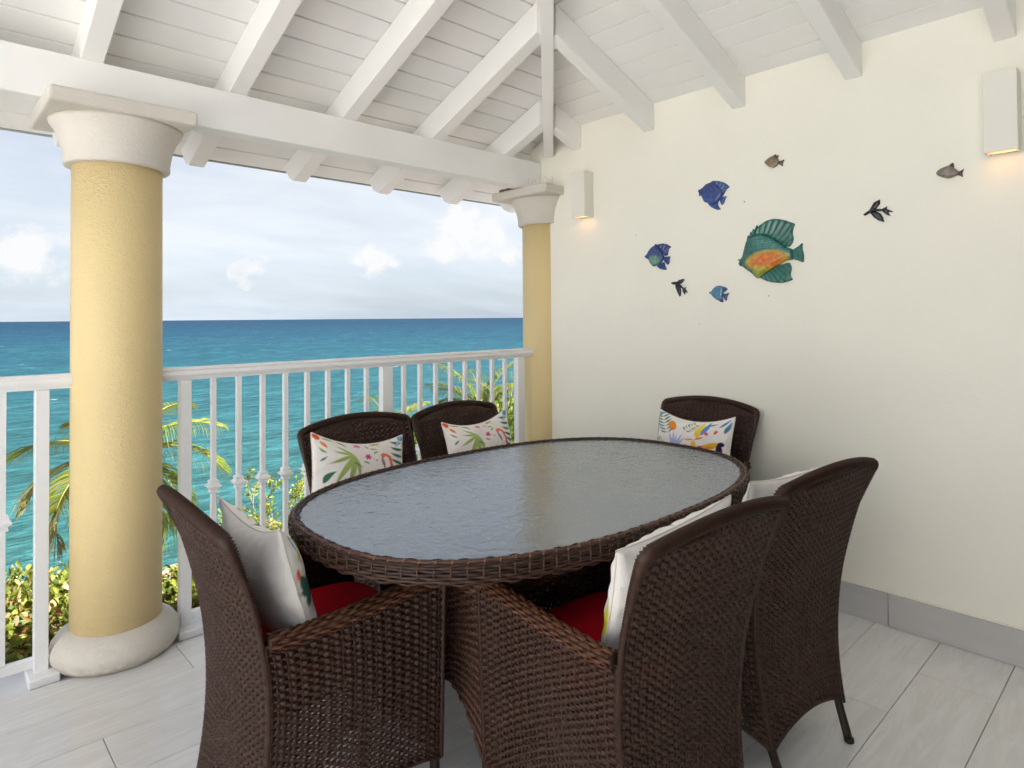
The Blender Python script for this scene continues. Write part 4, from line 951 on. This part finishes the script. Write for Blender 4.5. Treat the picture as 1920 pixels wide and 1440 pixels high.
def eye(f_, y, z, x, r, c1, c2):
    bm = bmesh.new(); bmesh.ops.create_uvsphere(bm, u_segments=16, v_segments=10, radius=r); e_ = bm_obj('eye', bm, M_glaze, f_, smooth=True, col=c1); e_.location = (x, y, z); e_.scale = (.5, 1, 1)
    bm = bmesh.new(); bmesh.ops.create_uvsphere(bm, u_segments=12, v_segments=8, radius=r*.5); p_ = bm_obj('pupil', bm, M_glaze, e_, smooth=True, col=c2); p_.location = (-r*.75, 0, 0)
eye(fa, 1.480-c0[0], 1.527-c0[1], -.020, .011, (.03, .14, .20), (.01, .04, .06))
a = Acc()
P = np.array([(-.0262, 1.420-c0[0], 1.585-c0[1]), (-.0275, 1.424-c0[0], 1.565-c0[1]), (-.0265, 1.432-c0[0], 1.548-c0[1])]); a.tube(P, .0007, 5, (.12, .10, .03)); a.build('crack', M_glaze, fa)
BL = [(.035, .06, .22), (.05, .09, .30), (.05, .12, .34)]
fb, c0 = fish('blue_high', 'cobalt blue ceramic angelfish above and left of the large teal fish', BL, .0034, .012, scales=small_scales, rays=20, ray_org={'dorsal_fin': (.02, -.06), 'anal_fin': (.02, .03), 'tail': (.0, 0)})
eye(fb, .075, .012, -.011, .005, (.02, .03, .15), (.005, .005, .02))
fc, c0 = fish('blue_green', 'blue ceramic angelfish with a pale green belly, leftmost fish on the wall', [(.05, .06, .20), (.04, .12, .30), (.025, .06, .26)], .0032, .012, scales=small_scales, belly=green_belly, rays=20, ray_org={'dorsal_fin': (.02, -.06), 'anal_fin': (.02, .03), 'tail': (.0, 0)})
fd, c0 = fish('blue_small', 'small plain light blue ceramic fish below and left of the large teal fish', [(.10, .27, .42), (.08, .24, .40), (.05, .07, .26)], .0026, .010, rays=16)
fe, c0 = fish('brown_left', 'small brown ceramic fish high up straight above the large teal fish', [(.22, .17, .11), (.34, .24, .16), (.12, .11, .08)], .0022, .009, rays=16)
ff, c0 = fish('brown_right', 'small grey brown ceramic fish at the upper right below the wall lamp', [(.20, .19, .17), (.26, .18, .13), (.08, .05, .04)], .0024, .010, rays=16)
BK = [(.006, .006, .012), (.008, .008, .016), (.006, .006, .012)]
fish('swallow_high', 'black ceramic flying fish with spread fins right of the large teal fish', BK, .0026, .011, rays=14, sm=0)
fish('swallow_low', 'dark navy ceramic flying fish with spread fins below the green bellied fish', [(.02, .02, .05)]*3, .0024, .010, rays=14, sm=0)

# ------------------------------------------------------------------ sea and hillside
SEA_Z = -16.0
def sea_build(t, b, co):
    g = t.add('ShaderNodeNewGeometry').outputs['Position']
    s_ = t.add('ShaderNodeSeparateXYZ', i={0: g}); x, y = s_.outputs[0], s_.outputs[1]
    d = t.add('ShaderNodeVectorMath', operation='LENGTH', i={0: g}).outputs['Value']
    ld = t.math('LOGARITHM', t.math('MAXIMUM', d, 1.0), 10.0)
    big = t.noise(t.mapping(g, (.012, .02, 1)), 1.0, 5, .55, .8)
    ld2 = t.math('ADD', ld, t.math('MULTIPLY', t.math('SUBTRACT', big, .5), .35))
    colr = t.ramp(t.math('DIVIDE', t.math('SUBTRACT', ld2, 1.5), 2.3), [(0.0, (0.018, 0.074, 0.070)), (0.12, (0.014, 0.068, 0.069)), (0.28, (0.011, 0.058, 0.070)), (0.45, (0.007, 0.044, 0.066)), (0.62, (0.004, 0.028, 0.055)), (0.8, (0.0025, 0.018, 0.043)), (1.0, (0.003, 0.017, 0.042))])
    # sea-grass and reef patches near the shore
    rf = t.noise(t.mapping(g, (.05, .09, 1)), 1.0, 5, .6, 1.2)
    colr = t.mix(t.math('MULTIPLY', t.ramp(rf, [(.50, 0), (.66, 1)]), t.ramp(ld, [(0, 1), (.62, .55), (.75, 0)], 'LINEAR') if False else .35), colr, (.030, .12, .135))
    # foam flecks far out
    wn = t.noise(t.mapping(g, (.10, .22, 1)), 1.0, 3, .6); wn2 = t.noise(t.mapping(g, (.010, .012, 1)), 1.0, 3, .5)
    cap = t.math('MULTIPLY', t.ramp(wn, [(.70, 0), (.74, 1)]), t.ramp(wn2, [(.40, 0), (.6, 1)]))
    cap = t.math('MULTIPLY', cap, t.ramp(t.math('DIVIDE', ld, 4.0), [(.52, 0), (.60, 1)]))
    fine = t.noise(t.mapping(g, (2.2, 4.6, 1), rot=(0, 0, R(20))), 1.0, 3, .6)
    fleck = t.math('MULTIPLY', t.ramp(fine, [(.69, 0), (.75, .5)]), t.ramp(t.math('DIVIDE', ld, 4.0), [(.40, 1), (.52, 0)]))
    colr = t.mix(t.math('MAXIMUM', cap, fleck), colr, (.75, .78, .78))
    sw = t.noise(t.mapping(g, (.16, .42, 1), rot=(0, 0, R(-12))), 1.0, 4, .55, .3)
    ch_ = t.noise(t.mapping(g, (.7, 1.7, 1), rot=(0, 0, R(12))), 1.0, 5, .65, .4)
    # wave shading put into the colour: crests lighter, troughs darker
    wv = t.math('ADD', t.math('MULTIPLY', sw, .55), t.math('MULTIPLY', ch_, .45))
    colr = t.mix(1.0, colr, t.ramp(wv, [(.30, .42), (.48, .88), (.60, 1.45), (.72, 2.1)]), 'MULTIPLY')
    h = t.math('ADD', t.math('MULTIPLY', sw, 1.3), t.math('MULTIPLY', ch_, .55))
    bn = t.add('ShaderNodeBump', i={'Height': h, 'Strength': 1.0, 'Distance': 0.9}); t.l.new(bn.outputs[0], b.inputs['Normal'])
    df = t.add('ShaderNodeBsdfDiffuse', i={0: colr}); t.l.new(bn.outputs[0], df.inputs['Normal'])
    gl = t.add('ShaderNodeBsdfGlossy', i={'Roughness': .28}); t.l.new(bn.outputs[0], gl.inputs['Normal'])
    fr = t.add('ShaderNodeFresnel', i={0: 1.33}); t.l.new(bn.outputs[0], fr.inputs['Normal'])
    fm = t.math('MINIMUM', t.math('MULTIPLY', fr.outputs[0], .55), 0.08)
    mx = t.add('ShaderNodeMixShader', i={0: fm, 1: df.outputs[0], 2: gl.outputs[0]}); t.l.new(mx.outputs[0], t.n['Material Output'].inputs[0])
M_sea = mat('sea_water', (.03, .15, .18), 0.22, 0.3, build=sea_build)
# rings of growing size so the sheet reaches the horizon
rr = np.concatenate([[18], np.geomspace(24, 13000, 60)]); th = np.linspace(R(-75), R(75), 90)
V = np.stack([np.outer(rr, np.sin(th+YAW)), np.outer(rr, np.cos(th+YAW)), np.full((len(rr), len(th)), SEA_Z)], -1).reshape(-1, 3)
i, j = np.meshgrid(np.arange(len(rr)-1), np.arange(len(th)-1), indexing='ij'); n = len(th)
Q = np.stack([i*n+j, i*n+j+1, (i+1)*n+j+1, (i+1)*n+j], -1).reshape(-1, 4)
mesh_obj('sea', V, Q[:, ::-1], M_sea, smooth=True, kind='structure')
# hillside falling from the balcony to the water
def hill_z(x, y):
    s_ = np.clip(y-6.8, 0, None); return np.maximum(-1.0 - .045*np.clip(y-3, 0, None) - .62*s_ - .012*s_*s_, -19)
gx, gy = np.meshgrid(np.linspace(-26, 40, 110), np.concatenate([[3.07], np.linspace(3.6, 34, 70)]))
hz_ = hill_z(gx, gy)
nz_ = np.array([mnoise.noise(Vector((a*.5, b*.5, 0)))*.35+mnoise.noise(Vector((a*1.9, b*1.9, 5)))*.12 for a, b in zip(gx.ravel(), gy.ravel())]).reshape(gx.shape)
hz_ = hz_ + nz_*np.clip((gy-3)/2, 0, 1)
V = np.stack([gx, gy, hz_], -1).reshape(-1, 3); n = gx.shape[1]
i, j = np.meshgrid(np.arange(gx.shape[0]-1), np.arange(n-1), indexing='ij'); Q = np.stack([i*n+j, i*n+j+1, (i+1)*n+j+1, (i+1)*n+j], -1).reshape(-1, 4)
mesh_obj('hillside', V, Q, M_soil, smooth=True, kind='structure')
box('lower_facade', (-4.2, 2.86, -3.0), (3.2, 3.04, -0.251), M_wall, bev=0, kind='structure')

# ------------------------------------------------------------------ vegetation
def leaves(acc, P, D, L, Wd, cols, fold=.25, up=.5):
    """P leaf bases (n,3), D outward directions; each leaf is 6 verts, folded along the midrib"""
    n = len(P); D = D/np.linalg.norm(D, axis=1, keepdims=True)
    rv = rng.normal(size=(n, 3))*.6; rv[:, 2] += up
    S_ = np.cross(D, rv); S_ /= np.linalg.norm(S_, axis=1, keepdims=True)+1e-9; N_ = np.cross(S_, D)
    L = np.broadcast_to(L, (n,))[:, None]; Wd = np.broadcast_to(Wd, (n,))[:, None]
    v0 = P; v1 = P+D*L*.35+S_*Wd*.5+N_*Wd*fold; v2 = P+D*L*.72+S_*Wd*.42+N_*Wd*fold*.6; v3 = P+D*L - N_*Wd*.15; v4 = P+D*L*.72-S_*Wd*.42+N_*Wd*fold*.6; v5 = P+D*L*.35-S_*Wd*.5+N_*Wd*fold; vm = P+D*L*.5
    V = np.stack([v0, v1, v2, v3, v4, v5, vm], 1).reshape(-1, 3); b = np.arange(n)[:, None]*7
    T = np.concatenate([b+np.array([[0, 1, 6]]), b+np.array([[1, 2, 6]]), b+np.array([[2, 3, 6]]), b+np.array([[3, 4, 6]]), b+np.array([[4, 5, 6]]), b+np.array([[5, 0, 6]])])
    acc.add(V, None, T, np.repeat(cols, 7, 0))
def pick(pal, n, jit=.18):
    pal = np.array(pal); w_ = pal[:, 3]/pal[:, 3].sum(); c_ = pal[rng.choice(len(pal), n, p=w_), :3]; return np.clip(c_*(1+jit*rng.normal(size=(n, 1))), 0.004, 1)
PAL_HEDGE = [(.16, .20, .035, 5), (.26, .27, .05, 4), (.08, .13, .03, 3), (.34, .23, .09, 1.2), (.42, .14, .07, .4), (.33, .26, .15, 1.2), (.5, .40, .30, .5)]
PAL_GREEN = [(.09, .15, .02, 4), (.15, .21, .028, 4), (.05, .09, .018, 3), (.22, .22, .04, 1.0)]
def bush(name, x, y, z, rx, ry, rz, n, L, pal, label, cat='bush', group=None, lumps=14, stems=10, flowers=0):
    b_ = empty(name, (x, y, z), label=label, cat=cat, group=group)
    cen = []; 
    for q in range(lumps):
        a_ = rng.uniform(0, 2*np.pi); r_ = rng.uniform(.1, .75); cen.append((rx*r_*np.cos(a_), ry*r_*np.sin(a_), rz*rng.uniform(.25, .78), rng.uniform(.26, .45)))
    cen = np.array(cen); k = rng.integers(0, lumps, n); d = rng.normal(size=(n, 3)); d[:, 2] = np.abs(d[:, 2])*.9-.25; d /= np.linalg.norm(d, axis=1, keepdims=True)
    rad = cen[k, 3:4]*np.array([[rx, ry, rz*1.1]])*rng.uniform(.45, 1.08, (n, 1))**.6
    P = cen[k, :3]+d*rad
    dirs = d+rng.normal(size=(n, 3))*.55+np.array([0, 0, .35])
    a = Acc(); leaves(a, P, dirs, L*rng.uniform(.7, 1.25, n), L*.55*rng.uniform(.8, 1.2, n), pick(pal, n)); a.build('foliage', M_leaf, b_, smooth=False, kind='stuff')
    a = Acc()
    for q in range(stems):
        c_ = cen[q % lumps]; p1 = c_[:3]; mid = p1*.5+rng.normal(size=3)*.05; a.tube(np.array([[p1[0]*.2, p1[1]*.2, -.25], mid, p1]), np.array([.012, .009, .004])*max(rx, .5), 5, (.2, .14, .1))
    a.build('stems', M_twig, b_)
    if flowers:
        a = Acc(); k = rng.integers(0, lumps, flowers); d = rng.normal(size=(flowers, 3)); d[:, 2] = np.abs(d[:, 2]); d /= np.linalg.norm(d, axis=1, keepdims=True)
        P = cen[k, :3]+d*cen[k, 3:4]*np.array([[rx, ry, rz*1.1]])*1.05
        for q in range(flowers):
            m_ = 26; leaves(a, P[q]+rng.normal(size=(m_, 3))*.028, rng.normal(size=(m_, 3))+d[q]*1.2, .035, .028, pick([(.8, .68, .58, 3), (.75, .5, .42, 1)], m_, .05))
        a.build('blossom', M_leaf, b_, smooth=False)
    return b_
def hz1(x, y): return float(hill_z(np.array(x), np.array(y)))
bush('croton_bush', .62, 5.75, -1.22, 1.15, .75, .50, 7000, .062, PAL_HEDGE, 'yellow green leafy bush with reddish tips left of and behind the near column', group='bushes below the balcony', lumps=26)
bush('croton_bush', 2.0, 5.7, -1.22, .75, .65, .40, 4000, .06, PAL_HEDGE, 'leafy bush with pale blossom just right of the near column foot', group='bushes below the balcony', lumps=18, flowers=5)
bush('croton_bush', -1.5, 6.1, -1.3, 1.2, .8, .52, 4000, .065, PAL_HEDGE, 'leafy bush at the left picture edge below the railing', group='bushes below the balcony', lumps=20)
bush('green_bush', 6.32, 9.2, hz1(6.6, 9.2)-.2, .8, .8, 2.25, 5000, .10, PAL_GREEN, 'bright green bush seen between the two chairs along the railing', group='green bushes on the slope', lumps=20)
bush('green_bush', 8.75, 9.2, hz1(8.7, 9.2)-.2, 1.1, .8, 2.45, 5000, .10, PAL_GREEN, 'bright green bush beside the far column beyond the railing', group='green bushes on the slope', lumps=20)
bush('green_bush', 4.4, 8.0, -2.5, 1.5, .9, .6, 4000, .09, PAL_HEDGE, 'low bush on the slope behind the railing chairs', group='green bushes on the slope', lumps=20)
# straggly shrub with tufts of young leaves
def straggly(x, y, z, label):
    s_ = empty('straggly_shrub', (x, y, z), label=label, cat='shrub')
    tips = []; a = Acc()
    def grow(p, d, L, r, lev):
        n_ = 5; P = [p]; dd = d.copy()
        for q in range(n_): dd = dd+rng.normal(size=3)*.16+np.array([0, 0, .05]); dd /= np.linalg.norm(dd); P.append(P[-1]+dd*L/n_)
        P = np.array(P); a.tube(P, np.linspace(r, r*.55, len(P)), 5, (.25, .16, .1)); 
        for q in range(2, len(P)): tips.append((P[q], dd))
        if lev < 3:
            for q in range(3 if lev < 2 else 2):
                t_ = rng.integers(2, len(P)); nd = dd+rng.normal(size=3)*.75; nd[1] *= .6; nd /= np.linalg.norm(nd); grow(P[t_], nd, L*.62, r*.6, lev+1)
    for q in range(6):
        ang = rng.uniform(-1.1, 1.1); grow(np.array([0, 0, 0.]), np.array([math.sin(ang), rng.uniform(-.3, .3), math.cos(ang)]), .70, .014, 0)
    a.build('branches', M_twig, s_)
    tips = [t_ for t_ in tips if rng.random() < .75]; P = np.repeat(np.array([t_[0] for t_ in tips]), 6, 0); D = np.repeat(np.array([t_[1] for t_ in tips]), 6, 0)
    P = P+rng.normal(size=P.shape)*.015; a = Acc(); leaves(a, P, D+rng.normal(size=D.shape)*.9, .042*rng.uniform(.7, 1.3, len(P)), .019, pick([(.26, .28, .035, 4), (.16, .22, .035, 3), (.32, .27, .04, 1)], len(P))); a.build('foliage', M_leaf, s_, smooth=False, kind='stuff')
straggly(2.58, 6.2, -1.55, 'straggly shrub with yellow green tufts seen between balusters left of the table')
# coconut palms
def palm(x, y, zc, zg, fl, n, label, seed, group='coconut palms below the balcony', fronds=None, sc=1.0):
    rs = np.random.default_rng(seed)
    p_ = empty('palm_tree', (x, y, zg), label=label, cat='palm', group=group); H = zc-zg
    t = np.linspace(0, 1, 16); P = np.stack([.25*np.sin(t*2.2)*(1-t), .1*np.sin(t*3)*(1-t), t*H-.3*(1-t)], -1); a = Acc(); a.tube(P, np.linspace(.17, .10, 16)*sc, 10, (.2, .16, .12)); a.build('trunk', M_bark, p_)
    a = Acc()
    for q in range(7):
        an = q*2.4; c_ = np.array([.14*math.cos(an), .14*math.sin(an), H-.14-.05*(q % 2)])*np.array([sc, sc, 1]); u_ = np.linspace(0, np.pi, 7); a.tube(np.stack([np.full(7, c_[0]), np.full(7, c_[1]), c_[2]+.10*sc*np.cos(u_)], -1), .075*sc*np.sin(u_)+.002, 7, (.18, .2, .04))
    a.build('coconuts', M_leaf, p_)
    fr = fronds or [(q*2*np.pi/n*1.0+rs.uniform(-.2, .2), rs.uniform(-.25, 1.0), rs.uniform(.8, 1.1)) for q in range(n)]
    for az, el, ls in fr:
        a = Acc(); m_ = 30; s_ = np.linspace(0, 1, m_); L = fl*ls
        drop = 1.15-.35*el
        hor = np.array([math.sin(az), math.cos(az), 0]); ang = el - drop*1.25*s_**1.3
        st = np.stack([hor[0]*np.cos(ang), hor[1]*np.cos(ang), np.sin(ang)], -1)*L/m_; P = np.cumsum(st, 0)+np.array([0, 0, H])
        a.tube(P, np.linspace(.022, .004, m_)*sc, 5, (.38, .36, .10))
        T_ = st/np.linalg.norm(st, axis=1, keepdims=True); side = np.cross(T_, [0, 0, 1.0]); side /= np.linalg.norm(side, axis=1, keepdims=True)+1e-9; upv = np.cross(side, T_)
        k = 56; si = np.repeat(np.linspace(.12, .99, k), 2); sg = np.tile([1, -1], k)
        B = np.stack([np.interp(si, s_, P[:, c_]) for c_ in range(3)], -1); tt = np.stack([np.interp(si, s_, T_[:, c_]) for c_ in range(3)], -1); sd_ = np.stack([np.interp(si, s_, side[:, c_]) for c_ in range(3)], -1); uu = np.stack([np.interp(si, s_, upv[:, c_]) for c_ in range(3)], -1)
        ll = L*.38*np.sin(np.pi*np.clip(si*.86+.12, 0, 1))**.6*rs.uniform(.85, 1.1, len(si))
        d0 = tt*.55+sd_*sg[:, None]*.75+uu*rs.uniform(-.05, .25, (len(si), 1)); d0 /= np.linalg.norm(d0, axis=1, keepdims=True)
        w_ = np.cross(d0, uu); w_ /= np.linalg.norm(w_, axis=1, keepdims=True)+1e-9; w_ = w_*.5+uu*.5*sg[:, None]
        wid = .0125*fl/1.6
        p0_ = B; g_ = np.array([0, 0, -1.0]); p1_ = B+d0*ll[:, None]*.4+g_*ll[:, None]*.05; p2_ = B+d0*ll[:, None]*.72+g_*ll[:, None]*.22; p3_ = B+d0*ll[:, None]*.92+g_*ll[:, None]*.5
        V = np.stack([p0_-w_*wid*.5, p0_+w_*wid*.5, p1_-w_*wid, p1_+w_*wid, p2_-w_*wid*.8, p2_+w_*wid*.8, p3_], 1).reshape(-1, 3); b0 = np.arange(len(si))[:, None]*7
        Qd = np.concatenate([b0+np.array([[0, 1, 3, 2]]), b0+np.array([[2, 3, 5, 4]])]); Tr = b0+np.array([[4, 5, 6]])
        old = rs.random() < .25
        pal_ = [(.17, .19, .022, 4), (.10, .14, .018, 4), (.20, .19, .03, 1), (.20, .16, .07, .6)] if not old else [(.24, .20, .10, 3), (.18, .17, .07, 2), (.13, .15, .03, 2)]
        a.add(V, Qd, Tr, np.repeat(pick(pal_, len(si)), 7, 0)); a.build('frond', M_leaf, p_, smooth=False)
    return p_
PF = [(R(a_), e_, l_) for a_, e_, l_ in ((-52, .50, 1.0), (-60, .10, .9), (-75, -.35, .95), (120, .35, .95), (128, .75, .95), (135, -.15, .85), (105, -.5, .95), (-100, -.7, .9), (200, .1, .9), (20, .3, .9), (60, .9, .9), (160, -.4, .8), (-20, .8, .8), (-130, .2, .8))]
palm(2.62, 12.6, -1.05, hz1(2.6, 12.6), 1.95, 14, 'coconut palm with yellowing fronds mostly hidden behind the near column', 3, fronds=PF)
PU = [(R(a_), e_, l_) for a_, e_, l_ in ((-60, 1.25, 1.05), (-35, .9, .9), (100, 1.3, 1.0), (130, .7, 1.0), (-80, .6, .9), (80, .2, .95), (150, 1.1, .8), (-120, .3, .9), (20, 1.2, .9), (200, .6, .8), (-10, .2, .9), (60, .8, 1.0))]
PU = PU + [(a_+.35, e_*.75, l_*.95) for a_, e_, l_ in PU[:8]]
palm(10.55, 12.3, -1.20, hz1(10.6, 12.3), 1.75, 12, 'coconut palm rising behind the second railing chair, tallest of the right three', 5, sc=.8, fronds=PU)
palm(11.75, 12.6, -1.45, hz1(11.9, 12.6), 1.6, 11, 'coconut palm just left of the far column behind the last balusters', 8, sc=.8, fronds=[(a_+.5, e_*.9, l_) for a_, e_, l_ in PU])
palm(7.75, 12.2, -1.35, hz1(7.7, 12.2), 1.35, 11, 'small coconut palm top behind the middle post of the railing', 9, sc=.7, fronds=[(a_+1.1, e_*.85, l_) for a_, e_, l_ in PU])
